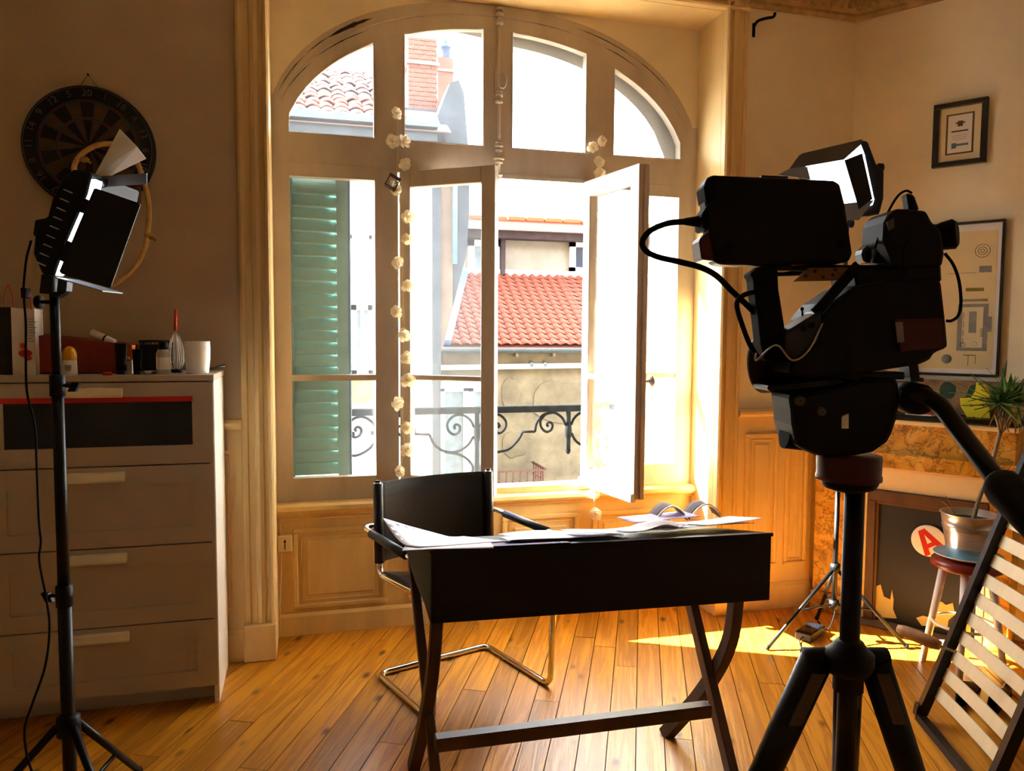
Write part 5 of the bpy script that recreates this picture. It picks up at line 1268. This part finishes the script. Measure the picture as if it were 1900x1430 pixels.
q = MB(); q.box(-.012, .012, -.014, .014, -.006, .006); cme = q.mesh('slat_holder', bevel=.002); cme.materials.append(MATS['black_rubber'])
for k in range(16):
    for off in (0, -LW):
        c = P0+bs*off+bl*(.125+k*.0745)+bn*.012; mm = SM.copy(); mm.translation = c; place(cme, 'slat_holder', sf_, I_ @ mm)
for off in (-.04, -LW+.04):
    a = P0+bs*off+bl*.95+bn*-.02; c = V((a.x, a.y, 0))+be*.34; b = MB(); b.bar(a, c+V((0, 0, .012)), .022, .022, up=bs); b.build('support_leg', 'black_metal', sf_)
rl2 = thing('wooden_roller', 'wooden handled roller brush lying against the slatted frame', 'roller', pD(1700, 1190, 2.62))
a, c = pD(1665, 1165, 2.66), pD(1745, 1198, 2.56); b = MB(); d_ = (c-a); b.tube([a, a+d_*.15, a+d_*.5, a+d_*.85, c], [.012, .019, .021, .02, .015], 12); b.build('grip', 'wood_handle', rl2)
b = MB(); b.cyl(c, c+d_*.35, .004, seg=8); b.build('rod', 'steel', rl2)
# dark red shoes behind the slats
for k, (x, y) in enumerate(((1790, 1320), (1850, 1335))):
    p = pZ(x, y, 0)+V((.12, .10, 0)); sh = thing('leather_shoe', ('dark red leather shoe behind the slatted frame, left one', 'dark red leather shoe behind the slatted frame, right one')[k], 'shoe', p, group='shoes behind the slats')
    b = MB(); L_ = .26
    def shoe(u, v):
        x_ = (u-.5)*L_; wd = .045*(sin(pi*min(1, max(.0, .08+u*.9)))**.5); hh = .035+.06*max(0, 1-u*1.5)
        g0 = pi*v; return p+be*x_*.6+bs*x_*.8+V((cos(g0)*wd, 0, .012+sin(g0)*hh))
    b.grid(shoe, 10, 8, .003); b.build('upper', 'shoe_dark', sh)
    b = MB(); b.prism([p+be*x_*.6+bs*x_*.8+V((y_, 0, 0)) for x_, y_ in ((-.13, -.03), (-.05, -.036), (.05, -.045), (.13, -.02), (.13, .02), (.05, .045), (-.05, .036), (-.13, .03))], (0, 0, .014)); b.build('sole', 'black_rubber', sh)
# ================================================================== ROSE GARLANDS
def rose_mesh():
    b = MB()
    # (petals, inner radius, outer radius, height at the lip, height at the root)
    for ring_, (n, r0, r1, zl, zr) in enumerate(((3, .001, .009, .024, .002), (4, .004, .017, .020, .0), (5, .006, .025, .011, -.003), (5, .008, .032, .0, -.007))):
        for k in range(n):
            g0 = 2*pi*k/n+ring_*.55+random.uniform(-.15, .15); sc = random.uniform(.88, 1.12); lift = random.choice((-1, 1))
            def f(u, v, sc=sc, lift=lift, n=n, g0=g0, r0=r0, r1=r1, zl=zl, zr=zr):
                w_ = (2*u-1); t = w_*(pi/n)*1.2*(1-.30*v*abs(w_)); tip = (1-.24*abs(w_))*sc
                rr = r0+(r1-r0)*v*tip; z = zr+(zl-zr)*v*(1-.35*abs(w_))+.005*w_*v*lift
                return V((cos(g0+t)*rr, sin(g0+t)*rr, z))
            b.grid(f, 4, 2, .0006, False)
    b.ball((0, 0, -.006), .008, 8, (1, 1, .7))
    me = b.mesh('rose'); me.materials.append(MATS['rose_white']); return me
rose = rose_mesh()
def garland(name, label, pts, Y, cordpts):
    t = thing(name, label, 'garland', pY(pts[-1][0], pts[-1][1], Y))
    I0 = wm(t).inverted()
    b = MB(); b.tube(smoothpath([pY(x, y, Y+.012) for x, y in cordpts], 4), .0016, 5); b.build('cord', 'cord', t)
    for i, (x, y) in enumerate(pts):
        c = pY(x, y, Y); d = V((random.uniform(-.5, .5), -1, random.uniform(-.4, .5))).normalized()
        mm = Matrix.Translation(c) @ d.to_track_quat('Z', 'Y').to_matrix().to_4x4() @ Matrix.Rotation(random.uniform(0, 6), 4, 'Z') @ Matrix.Scale(random.uniform(.95, 1.2), 4)
        place(rose, 'rose', t, I0 @ mm)
    return t
LP = [(736, 210), (729, 262), (749, 262), (751, 305), (735, 352), (757, 402), (755, 443), (738, 487), (757, 530), (735, 578), (750, 622), (754, 664), (757, 705), (738, 748), (756, 793), (757, 834), (742, 874)]
garland('rose_garland', 'garland of white fabric roses down the left window mullion', LP, 3.615, [(737, 205), (738, 260), (737, 330), (742, 380), (748, 440), (747, 520), (750, 600), (748, 680), (747, 760), (750, 830), (742, 874)])
RP = [(1117, 262), (1100, 273), (1112, 300), (1113, 322), (1116, 398), (1118, 442), (1116, 480), (1124, 526), (1118, 559), (1122, 606), (1126, 645), (1121, 684), (1112, 726), (1120, 765), (1113, 802), (1113, 841)]
garland('rose_garland', 'garland of white fabric roses on the right mullion behind the open casement', RP, 3.612, [(1117, 260), (1112, 300), (1115, 400), (1118, 520), (1120, 640), (1116, 760), (1113, 845)])
garland('rose_garland', 'two last white roses dangling below the sill under the open casement', [(1102, 915), (1105, 953)], 3.555, [(1103, 900), (1102, 915), (1105, 955)])
ln = thing('tiny_lantern', 'tiny metal lantern ornament hung on the left rose garland', 'lantern', pY(728, 350, 3.59))
c = pY(728, 338, 3.59); ta = radians(-28); ux = V((cos(ta), 0, sin(ta))); uz = V((-sin(ta), 0, cos(ta)))
b = MB()
for a in (-1, 1):
    for d in (-1, 1): b.bar(c+ux*.024*a+V((0, .016*d, 0))-uz*.026, c+ux*.024*a+V((0, .016*d, 0))+uz*.026, .005, .005)
for e_ in (-1, 1): b.obox(c+uz*.027*e_, ux*.028, V((0, .02, 0)), uz*.003)
b.build('cage', 'iron_rust', ln); b = MB(); b.cyl(c-uz*.022, c+uz*.008, .009, seg=12); b.build('candle', 'rose_white', ln)
b = MB(); b.tube([c+uz*.03, c+uz*.05, pY(735, 318, 3.6)], .0015, 5); b.build('hanger', 'steel', ln)

# ================================================================== LED PANEL ON STAND, LEFT
L1 = 2.02
s1 = V((-.635, 2.29, 0))
ls1 = thing('light_stand', 'black light stand with tripod legs in front of the chest of drawers', 'stand', s1)
def zat(y, p=s1): return pP(115, y, p, HF).z
hz = zat(1345); ztop = zat(545)
b = MB(); b.cyl(s1+V((0, 0, .06)), s1+V((0, 0, zat(1105))), .0175, seg=14); b.build('lower_tube', 'black_metal', ls1)
b = MB(); b.cyl(s1+V((0, 0, zat(1105))), s1+V((0, 0, zat(715))), .0150, seg=14); b.build('middle_tube', 'black_metal', ls1)
b = MB(); b.cyl(s1+V((0, 0, zat(715))), s1+V((0, 0, ztop+.03)), .0120, seg=14); b.build('upper_tube', 'black_metal', ls1)
for y_, r_ in ((1105, .021), (715, .019)):
    z = zat(y_); b = MB(); b.lathe([(.012, -.03), (r_, -.028), (r_, .028), (.012, .03)], s1+V((0, 0, z)), seg=16); b.build('clamp_collar', 'black_plastic', ls1)
    b = MB(); dr_ = HR if y_ < 1000 else -HR; b.cyl(s1+V((0, 0, z)), s1+V((0, 0, z))+dr_*.04, .005, seg=8); b.obox(s1+V((0, 0, z-.004))+dr_*.045, dr_*.010, HF*.006, V((0, 0, .012))+dr_*.006); b.build('clamp_lever', 'black_plastic', ls1)
foot0 = pZ(258, 1428, .012); R0 = (foot0-s1).length
a0 = atan2((foot0-s1).y, (foot0-s1).x)
b = MB(); b.lathe([(.017, -.03), (.03, -.025), (.03, .025), (.017, .03)], s1+V((0, 0, hz)), seg=16); b.build('leg_hub', 'black_plastic', ls1)
b = MB(); b.lathe([(.017, -.015), (.026, -.012), (.026, .012), (.017, .015)], s1+V((0, 0, .10)), seg=16); b.build('brace_hub', 'black_plastic', ls1)
for k in range(3):
    g0 = a0+2*pi*k/3; d = V((cos(g0), sin(g0), 0)); ft_ = s1+d*R0+V((0, 0, .010))
    b = MB(); b.cyl(s1+d*.028+V((0, 0, hz)), ft_, .0105, seg=10); b.build('leg', 'black_metal', ls1)
    b = MB(); b.cyl(s1+d*.025+V((0, 0, .10)), (s1+d*.028+V((0, 0, hz))).lerp(ft_, .62), .006, seg=8); b.build('brace', 'black_metal', ls1)
    b = MB(); b.ball(ft_+V((0, 0, .002)), .012, 8); b.build('rubber_foot', 'black_rubber', ls1)
b = MB(); kc = pP(72, 560, s1, HF); b.cyl(kc+HR*.03, kc-HR*.002, .005, seg=8); b.lathe([(.001, -.008), (.016, -.006), (.018, 0), (.016, .006), (.001, .008)], kc, HR, 12); b.build('tilt_knob', 'black_plastic', ls1)
# the lamp
p1 = thing('led_panel_light', 'black LED video light panel with barn doors seen from the side', 'lamp', pD(100, 545, L1))
b = MB(); b.slab([(134, 314), (161, 316), (170, 322), (161, 360), (121, 452), (100, 511), (78, 509), (61, 471), (64, 441), (63, 435), (72, 407), (87, 403), (97, 365), (115, 331)], L1-.10, .25); b.build('housing', 'black_plastic', p1, bevel=.004)
fl = MB()
for i in range(9):
    f = i/8; x = 118-f*50; y = 350+f*135; fl.slab([(x, y), (x+16, y+7), (x+15, y+9), (x-1, y+2)], L1-.104, .006)
ff_ = fl.build('cooling_fins', 'steel', p1); ff_['kind'] = 'stuff'
b = MB(); b.slab([(163, 333), (178, 333), (174, 352), (114, 501), (103, 511), (121, 453), (161, 361)], L1-.095, .03); b.build('diffuser', 'led_white', p1)
for px in ([(154, 366), (166, 372), (155, 396), (143, 392)], [(125, 446), (133, 450), (118, 486), (107, 481)]):
    b = MB(); b.slab(px, L1-.104, .02); b.build('hinge', 'black_plastic', p1)
b = MB(); b.slab([(178, 349), (256, 376), (260, 380), (206, 530), (203, 534), (114, 508), (110, 503), (174, 350)], L1-.125, .004); b.build('barn_door_near', 'black_metal', p1)
def plate(px, d0, th, nm, mt, par):      # a door running back from the near edge px
    a_, c_ = pD(*px[0], d0), pD(*px[1], d0); nn = (c_-a_).cross(HF).normalized(); b = MB(); b.prism([a_, c_, c_+HF*th, a_+HF*th], nn*.003); return b.build(nm, mt, par)
plate(((103, 516), (190, 541)), L1-.12, .10, 'barn_door_lower', 'door_grey', p1)
b = MB(); b.slab([(182, 327), (272, 321), (272, 341), (196, 346), (188, 338)], L1-.02, .004); b.build('barn_door_upper', 'door_grey_dark', p1)
b = MB(); A_, B_, C_, D_, E_ = pD(175, 326, L1), pD(222, 239, L1+.03), pD(254, 272, L1-.03), pD(271, 294, L1), pD(203, 327, L1-.01)
b.prism([A_, B_, C_], HF*.0015); b.prism([A_, C_, D_, E_], HF*.0015); b.build('diffusion_paper', 'card_white', p1)
b = MB(); b.slab([(172, 325), (190, 334), (194, 345), (188, 347), (176, 333)], L1-.06, .012); b.build('paper_clip', 'black_metal', p1)
b = MB(); b.slab([(76, 508), (98, 512), (98, 545), (72, 544)], L1-.02, .04); b.slab([(107, 515), (124, 520), (122, 541), (104, 541)], L1-.02, .03); b.slab([(94, 541), (122, 541), (104, 552), (94, 552)], L1-.015, .03); b.build('yoke', 'black_metal', p1, bevel=.002)
b = MB(); b.slab([(64, 408), (86, 404), (80, 440), (60, 436)], L1-.03, .05); b.build('battery_block', 'black_plastic', p1, bevel=.003)
cb = thing('power_cable', 'black power cable hanging from the left LED light', 'cable', pD(55, 1430, L1))
P = [(58, 446), (49, 480), (44, 530), (45, 560), (48, 600), (48, 650), (50, 726), (65, 790), (68, 860), (72, 960), (76, 1005), (73, 1040), (86, 1110), (92, 1165), (84, 1235), (62, 1300), (46, 1350), (50, 1400), (62, 1440)]
b = MB(); b.tube(smoothpath([pD(x, y, L1-.03) for x, y in P], 5), .0032, 6); b.build('wire', 'black_rubber', cb)
b = MB(); b.slab([(37, 533), (48, 534), (47, 553), (38, 553)], L1-.045, .022); b.build('inline_plug', 'black_plastic', cb, bevel=.002)

# ================================================================== LED PANEL ON STAND, BY THE FIREPLACE
s2 = V((2.36, 2.99, 0)); L2 = s2.dot(HF)
ls2 = thing('light_stand', 'thin black light stand with splayed legs before the fireplace', 'stand', s2)
def zat2(y): return pP(1540, y, s2, HF).z
b = MB(); b.cyl(s2+V((0, 0, zat2(1130))), s2+V((0, 0, zat2(900))), .011, seg=12); b.build('lower_tube', 'black_metal', ls2)
b = MB(); b.cyl(s2+V((0, 0, zat2(900))), s2+V((0, 0, zat2(420))), .009, seg=12); b.build('upper_tube', 'black_metal', ls2)
hz2, bz2 = zat2(1052), zat2(1120)
for z, nm in ((hz2, 'leg_hub'), (bz2, 'brace_hub'), (zat2(900), 'clamp_collar')): b = MB(); b.lathe([(.009, -.02), (.022, -.017), (.022, .017), (.009, .02)], s2+V((0, 0, z)), seg=14); b.build(nm, 'black_plastic', ls2)
for ft_ in (pZ(1424, 1202, .01), V((2.60, 2.80, .01)), V((2.43, 3.20, .01))):
    top_ = s2+V((0, 0, hz2)); b = MB(); b.cyl(top_, ft_, .0085, seg=9); b.build('leg', 'black_metal', ls2)
    b = MB(); b.cyl(s2+V((0, 0, bz2)), top_.lerp(ft_, .55), .005, seg=8); b.build('brace', 'black_metal', ls2); b = MB(); b.ball(ft_+V((0, 0, .002)), .011, 8); b.build('rubber_foot', 'black_rubber', ls2)
p2 = thing('led_panel_light', 'lit LED video light panel with open barn doors above the camera', 'lamp', s2+V((0, 0, zat2(425))))
b = MB(); b.slab([(1484, 290), (1600, 260), (1611, 262), (1626, 303), (1641, 318), (1640, 368), (1633, 395), (1606, 399), (1512, 410)], L2, .07); b.build('housing', 'black_plastic', p2, bevel=.006)
b = MB(); b.slab([(1496, 304), (1597, 268), (1604, 286), (1622, 370), (1619, 380), (1520, 400)], L2-.012, .010); b.build('diffuser', 'led_white', p2)
b = MB(); b.slab([(1465, 313), (1483, 288), (1490, 284), (1600, 258), (1600, 266), (1566, 296), (1496, 308)], L2-.07, .005); b.build('barn_door_upper', 'door_grey_dark', p2)
b = MB(); b.slab([(1444, 324), (1466, 312), (1498, 309), (1504, 333)], L2-.05, .004); b.build('barn_door_left', 'door_grey', p2)
b = MB(); b.slab([(1567, 297), (1600, 284), (1619, 369), (1594, 388)], L2-.08, .005); b.build('barn_door_right', 'black_metal', p2)
b = MB(); b.slab([(1562, 378), (1622, 371), (1594, 408), (1560, 409)], L2-.05, .004); b.build('barn_door_lower', 'door_grey', p2)
b = MB(); b.lathe([(.001, -.012), (.022, -.01), (.022, .01), (.001, .012)], pD(1633, 312, L2+.03), HR, 14); b.build('tilt_knob', 'black_plastic', p2); b = MB(); b.lathe([(.001, -.012), (.018, -.01), (.018, .01), (.001, .012)], pD(1578, 415, L2+.03), HR, 14); b.build('tilt_knob', 'black_plastic', p2)
b = MB(); b.tube([pD(1630, 395, L2+.03), pD(1610, 399, L2+.03), pD(1575, 396, L2+.03), pD(1565, 420, L2+.03), s2+V((0, 0, zat2(430)))], .006, 8); b.build('yoke', 'black_metal', p2)
ad = thing('power_adapter', 'black power adapter lying under the thin light stand', 'adapter', pZ(1503, 1175, 0))
c = pZ(1503, 1172, .02); ua = (pZ(1535, 1145, 0)-pZ(1480, 1185, 0)).normalized(); vb = V((ua.y, -ua.x, 0))
b = MB(); b.obox(c, ua*.085, vb*.038, V((0, 0, .019))); b.build('case', 'black_plastic', ad, bevel=.005, seg=2)
b = MB(); b.obox(c+V((0, 0, .0195)), ua*.06, vb*.030, V((0, 0, .0006))); b.build('rating_label', 'glass_dark', ad)
b = MB(); e_ = c+ua*.085; b.tube(smoothpath([e_, e_+ua*.05+V((0, 0, -.01)), V((e_.x+.08, e_.y+.1, .004)), V((2.36, 3.02, .03)), s2+V((.02, 0, zat2(1120)))], 5), .003, 6); f0 = c-ua*.085
b.tube(smoothpath([f0, f0-ua*.04+V((0, 0, -.015)), pZ(1498, 1235, .004), pZ(1478, 1255, .004), pZ(1468, 1265, .004), pZ(1490, 1285, .004)], 6), .003, 6); b.build('lead', 'black_rubber', ad)

# ================================================================== CAMERA ON TRIPOD
D = 1.15
tc_ = pD(1583, 1000, D); tb = V((tc_.x, tc_.y, 0)); sx_ = lambda y: pP(1585, y, tb, HF).z
tp_ = thing('tripod', 'black video tripod with fluid head and pan handle in the foreground', 'tripod', tb)
def at_(z): return V((tb.x, tb.y, z))
b = MB(); b.cyl(at_(sx_(1470)), at_(sx_(895)), .0145, seg=18); b.build('centre_column', 'black_metal', tp_)
b = MB(); b.lathe([(.012, -.05), (.022, -.045), (.022, -.02), (.030, -.018), (.036, -.005), (.036, .012), (.026, .020), (.020, .03), (.0145, .032)], at_(sx_(1225)), seg=24); b.build('spider', 'black_plastic', tp_)
b = MB(); z0 = sx_(843); z1 = sx_(878); b.lathe([(.001, z0), (.0445, z0), (.0455, z0-.004), (.0445, z1), (.046, z1-.002), (.046, z1-.008), (.040, z1-.010), (.001, z1-.010)], V((tb.x-.012, tb.y, 0)), seg=32); b.build('bowl_ring', 'red_ring', tp_)
b = MB(); z0 = sx_(886); b.lathe([(.001, z0), (.038, z0), (.040, z0-.006), (.036, z0-.014), (.018, z0-.02)], V((tb.x-.010, tb.y, 0)), seg=32); b.build('bowl_clamp', 'black_plastic', tp_)
for k, (la, de, th) in enumerate(((-.36, .10, .024), (.40, .12, .024), (tb.normalized().dot(HR)*.38, tb.normalized().dot(HF)*.38, .022))):
    t0_ = at_(sx_(1228))+(HR*la+HF*de).normalized()*.045; ft_ = tb+HR*la+HF*de+V((0, 0, .012)); md = t0_.lerp(ft_, .38)
    b = MB(); b.cyl(t0_, md, th, th*.92, seg=12); b.build('upper_leg', 'black_metal', tp_); b = MB(); b.cyl(md, ft_, th*.7, th*.6, seg=12); b.build('lower_leg', 'black_metal', tp_)
    b = MB(); b.cyl(t0_.lerp(md, .9), t0_.lerp(md, 1.08), th*1.12, seg=12); b.build('leg_clamp', 'black_plastic', tp_)
    b = MB(); sd = (ft_-t0_).normalized(); b.obox(t0_+sd*.06+HF*(-th*.9), sd*.045, HR*.010, HF*.003); b.build('leg_badge', 'door_grey_dark', tp_); b = MB(); b.ball(ft_, .016, 10); b.build('rubber_foot', 'black_rubber', tp_)
    b = MB(); b.lathe([(.001, -.022), (.017, -.02), (.017, .02), (.001, .022)], t0_, HR if k < 2 else HF, 14); b.build('leg_hinge', 'black_plastic', tp_)
b = MB(); b.slab([(1465, 731), (1546, 718), (1605, 700), (1668, 701), (1671, 719), (1673, 743), (1667, 778), (1658, 805), (1649, 822), (1623, 840), (1590, 846), (1517, 846), (1481, 828), (1472, 790), (1470, 760)], D-.045, .09); b.build('fluid_head', 'black_plastic', tp_, bevel=.008, seg=2)
b = MB(); b.cyl(pD(1455, 803, D), pD(1490, 807, D), .023, seg=20); b.build('tilt_drag_knob', 'black_rubber', tp_)
b = MB(); b.lathe([(.001, .004), (.007, .004), (.008, 0), (.008, -.008)], pD(1484, 743, D-.047), -HF, 14); b.lathe([(.001, .004), (.006, .004), (.007, 0), (.007, -.008)], pD(1524, 763, D-.047), -HF, 14); b.build('lock_knob', 'door_grey_dark', tp_)
b = MB(); b.slab([(1562, 772), (1576, 766), (1576, 796), (1562, 796)], D-.05, .006); b.build('glint_piece', 'chrome', tp_, bevel=.001)  # chrome piece standing in for a golden reflection on the head
b = MB(); b.slab([(1426, 726), (1424, 716), (1480, 708), (1560, 700), (1604, 690), (1680, 690), (1680, 704), (1600, 704), (1546, 717), (1482, 724)], D-.035, .07); b.build('sliding_plate', 'black_metal', tp_, bevel=.002)
b = MB(); b.lathe([(.001, -.03), (.022, -.028), (.024, 0), (.022, .028), (.001, .03)], pD(1690, 738, D-.02), HF, 18); b.build('handle_joint', 'black_plastic', tp_)
hpth = [pD(1680, 737, D-.03), pD(1705, 733, D-.05), pD(1728, 741, D-.06), pD(1750, 758, D-.08), pD(1790, 812, D-.12), pD(1862, 905, D-.20)]
b = MB(); b.tube(smoothpath(hpth, 5), .0125, 12); b.build('pan_handle', 'black_metal', tp_)
g0_, g1_ = pD(1850, 890, D-.19), pD(1960, 1010, D-.30); b = MB(); b.tube([g0_, g0_.lerp(g1_, .08), g0_.lerp(g1_, .2), g0_.lerp(g1_, .6), g1_], [.015, .022, .024, .022, .02], 14); b.build('handle_grip', 'foam_black', tp_)
# the camera itself
cm = thing('video_camera', 'black shoulder-style video camera with lens hood and viewfinder on the tripod', 'camera', pD(1570, 700, D))
b = MB(); b.slab([(1520, 590), (1545, 560), (1590, 530), (1660, 516), (1748, 520), (1757, 600), (1761, 645), (1735, 655), (1728, 668), (1706, 677), (1617, 690), (1500, 702), (1462, 694), (1470, 664), (1517, 634)], D-.06, .12); b.build('body', 'black_plastic', cm, bevel=.006, seg=2)
b = MB(); b.slab([(1585, 500), (1660, 494), (1748, 488), (1750, 524), (1660, 522), (1590, 534)], D-.045, .09); b.build('top_housing', 'black_plastic', cm, bevel=.004)
ax = (HR*.74-HF*.66+V((0, 0, .10))).normalized(); lf = pD(1408, 677, D+.06)
b = MB(); b.lathe([(.038, .004), (.0425, 0), (.0445, .004), (.0445, .030), (.036, .034), (.036, .05), (.038, .052), (.038, .075), (.034, .08), (.034, .15), (.001, .15)], lf, ax, 36); b.build('lens_barrel', 'black_plastic', cm)
b = MB(); b.lathe([(.001, .02), (.020, .016), (.034, .010)], lf, ax, 30); b.build('front_glass', 'glass_dark', cm)
for h_ in (.038, .06, .09, .11):
    b = MB(); b.lathe([(.0365, h_), (.0385, h_+.002), (.0385, h_+.008), (.0365, h_+.010)], lf, ax, 36); b.build('lens_ring', 'black_rubber', cm)
b = MB(); b.slab([(1458, 616), (1514, 581), (1523, 573), (1525, 601), (1518, 634), (1476, 667), (1459, 648)], D-.065, .05); b.build('grip_housing', 'dark_blue_plastic', cm, bevel=.004, seg=2)
for x, y in ((1491, 609), (1506, 603)):
    b = MB(); b.lathe([(.001, .004), (.0035, .004), (.0045, 0)], pD(x, y, D-.066), -HF, 12); b.build('button', 'black_plastic', cm)
b = MB(); b.slab([(1664, 592), (1748, 590), (1754, 645), (1672, 652)], D-.063, .004); b.build('red_side_panel', 'red_ring', cm); b = MB(); b.slab([(1662, 597), (1675, 597), (1678, 634), (1666, 636)], D-.065, .002); b.build('white_sticker', 'paper_print', cm)
b = MB(); b.slab([(1642, 412), (1650, 397), (1664, 386), (1720, 390), (1730, 410), (1748, 428), (1754, 470), (1750, 494), (1662, 498), (1640, 445)], D-.05, .075); b.build('viewfinder', 'black_plastic', cm, bevel=.005, seg=2)
b = MB(); b.slab([(1646, 412), (1659, 405), (1660, 422), (1650, 428)], D-.053, .004); b.build('viewfinder_switch', 'door_grey_dark', cm)
b = MB(); b.tube([pD(1735, 442, D-.02), pD(1750, 438, D-.02), pD(1770, 434, D-.025), pD(1777, 433, D-.028)], [.018, .0205, .022, .017], 16); b.build('eyecup', 'black_rubber', cm)
b = MB(); b.slab([(1683, 357), (1698, 361), (1708, 390), (1688, 390)], D-.02, .02); b.build('microphone_stub', 'black_plastic', cm, bevel=.003)
b = MB(); b.lathe([(.001, -.02), (.011, -.018), (.012, 0), (.011, .018), (.001, .02)], pD(1638, 450, D-.01), (0, 0, 1), 14); b.lathe([(.001, -.012), (.016, -.01), (.016, .01), (.001, .012)], pD(1638, 475, D-.01), (0, 0, 1), 14); b.build('adjustment_knob', 'black_plastic', cm)
b = MB(); b.slab([(1599, 466), (1618, 448), (1628, 455), (1630, 486), (1604, 487)], D-.0, .03); b.build('cable_tie', 'dark_blue_plastic', cm, bevel=.004)
b = MB(); b.slab([(1391, 508), (1412, 493), (1444, 491), (1446, 536), (1457, 605), (1463, 650), (1458, 673), (1420, 670), (1413, 640), (1408, 592), (1404, 565), (1400, 535), (1399, 516)], D-.035, .04); b.build('top_handle', 'black_rubber', cm, bevel=.005, seg=2)
b = MB(); b.slab([(1474, 522), (1489, 508), (1502, 497), (1583, 496), (1563, 520)], D-.01, .006); b.build('mounting_plate', 'wood_handle', cm)
for x, y in ((1495, 512), (1512, 503), (1545, 510), (1550, 500), (1527, 514)):
    b = MB(); b.lathe([(.001, .001), (.0022, .001), (.0022, 0)], pD(x, y, D-.011), -HF, 8); b.build('screw_hole', 'black_plastic', cm)
b = MB(); b.cyl(pD(1440, 496, D), pD(1660, 498, D), .005, seg=10); b.cyl(pD(1440, 508, D+.02), pD(1500, 506, D+.02), .004, seg=10); b.build('rod', 'black_metal', cm); b = MB(); b.cyl(pD(1578, 512, D-.03), pD(1650, 510, D-.03), .0035, seg=10); b.build('bright_rod', 'steel', cm)
b = MB(); b.bar(pD(1592, 492, D-.05), pD(1512, 580, D-.06), .014, .006, up=HF); b.build('strap', 'black_rubber', cm)
b = MB(); b.cyl(pD(1489, 586, D-.04), pD(1488, 573, D-.04), .0015, seg=8); b.ball(pD(1488, 573, D-.04), .003, 8); b.build('strap_stud', 'black_metal', cm)
b = MB(); b.slab([(1686, 674), (1703, 674), (1707, 706), (1689, 704)], D-.02, .03); b.slab([(1689, 700), (1714, 701), (1714, 708), (1690, 708)], D-.03, .05); b.build('rear_foot', 'black_metal', cm)
def wire_(pts, r, nm, d=D-.03): b = MB(); b.tube(smoothpath([pD(x, y, d) for x, y in pts], 5), r, 7); return b.build(nm, 'black_rubber', cm)
wire_([(1753, 470), (1768, 490), (1779, 520), (1783, 560), (1778, 585), (1765, 595), (1756, 595)], .0022, 'viewfinder_cable', D-.06); wire_([(1692, 358), (1680, 354), (1664, 366), (1645, 400), (1630, 440), (1624, 460)], .0018, 'microphone_cable')
wire_([(1688, 446), (1678, 456), (1675, 480), (1680, 510)], .002, 'viewfinder_cable', D-.06)
wire_([(1402, 541), (1383, 546), (1370, 556), (1368, 572), (1380, 610), (1392, 640), (1406, 662)], .0038, 'lens_cable', D-.03)
b = MB(); b.tube(smoothpath([pD(1403, 655, D-.04), pD(1404, 668, D-.045), pD(1440, 640, D-.06), pD(1470, 668, D-.07), pD(1500, 650, D-.07), pD(1526, 600, D-.065)], 5), .0016, 6); b.build('thin_cable', 'steel', cm)
# monitor recorder
mo = thing('monitor_recorder', 'black field monitor in a rubber case, seen from behind, on the camera', 'monitor', pD(1450, 492, D))
b = MB(); b.slab([(1314, 327), (1325, 324), (1415, 328), (1548, 334), (1560, 340), (1569, 377), (1583, 470), (1577, 485), (1566, 487), (1460, 492), (1345, 491), (1330, 489), (1322, 480), (1312, 400), (1306, 345)], D-.03, .04); b.build('case', 'black_plastic', mo, bevel=.006, seg=2)
for k, px in enumerate(([(1306, 343), (1330, 325), (1332, 370), (1311, 375)], [(1302, 398), (1316, 376), (1324, 424), (1305, 426)], [(1297, 444), (1316, 428), (1328, 484), (1302, 481)])):
    b = MB(); b.slab(px, D-.036, .05); b.build('rubber_corner', 'red_ring' if k == 2 else 'black_rubber', mo, bevel=.003)
b = MB(); b.slab([(1335, 342), (1540, 350), (1558, 470), (1350, 474)], D+.0105, .002); b.build('screen', 'glass_dark', mo)
b = MB(); b.slab([(1413, 325), (1462, 327), (1462, 331), (1413, 330)], D-.02, .02); b.build('hot_shoe', 'black_metal', mo)
for x, y in ((1356, 455), (1560, 452)):
    b = MB(); b.lathe([(.001, .002), (.006, .002), (.007, 0)], pD(x, y, D-.031), -HF, 14); b.build('mount_screw', 'black_rubber', mo)
b = MB(); b.slab([(1440, 488), (1470, 488), (1468, 502), (1442, 502)], D-.02, .03); b.build('mount_foot', 'black_metal', mo)
vc = thing('video_cable', 'thick black video cable looping out of the monitor', 'cable', pD(1406, 590, D-.02))
b = MB(); b.tube([pD(1330, 412, D-.012), pD(1300, 411, D-.012), pD(1290, 411, D-.012), pD(1278, 411, D-.012), pD(1268, 411, D-.012)], [.010, .010, .008, .0065, .005], 10); b.build('plug', 'black_plastic', vc)
b = MB(); b.tube(smoothpath([pD(x, y, D-.012) for x, y in ((1275, 411), (1240, 414), (1208, 427), (1192, 447), (1198, 465), (1222, 477), (1262, 486), (1300, 496), (1330, 512), (1358, 540), (1384, 564), (1404, 584))], 6), .0045, 9); b.build('wire', 'black_rubber', vc)
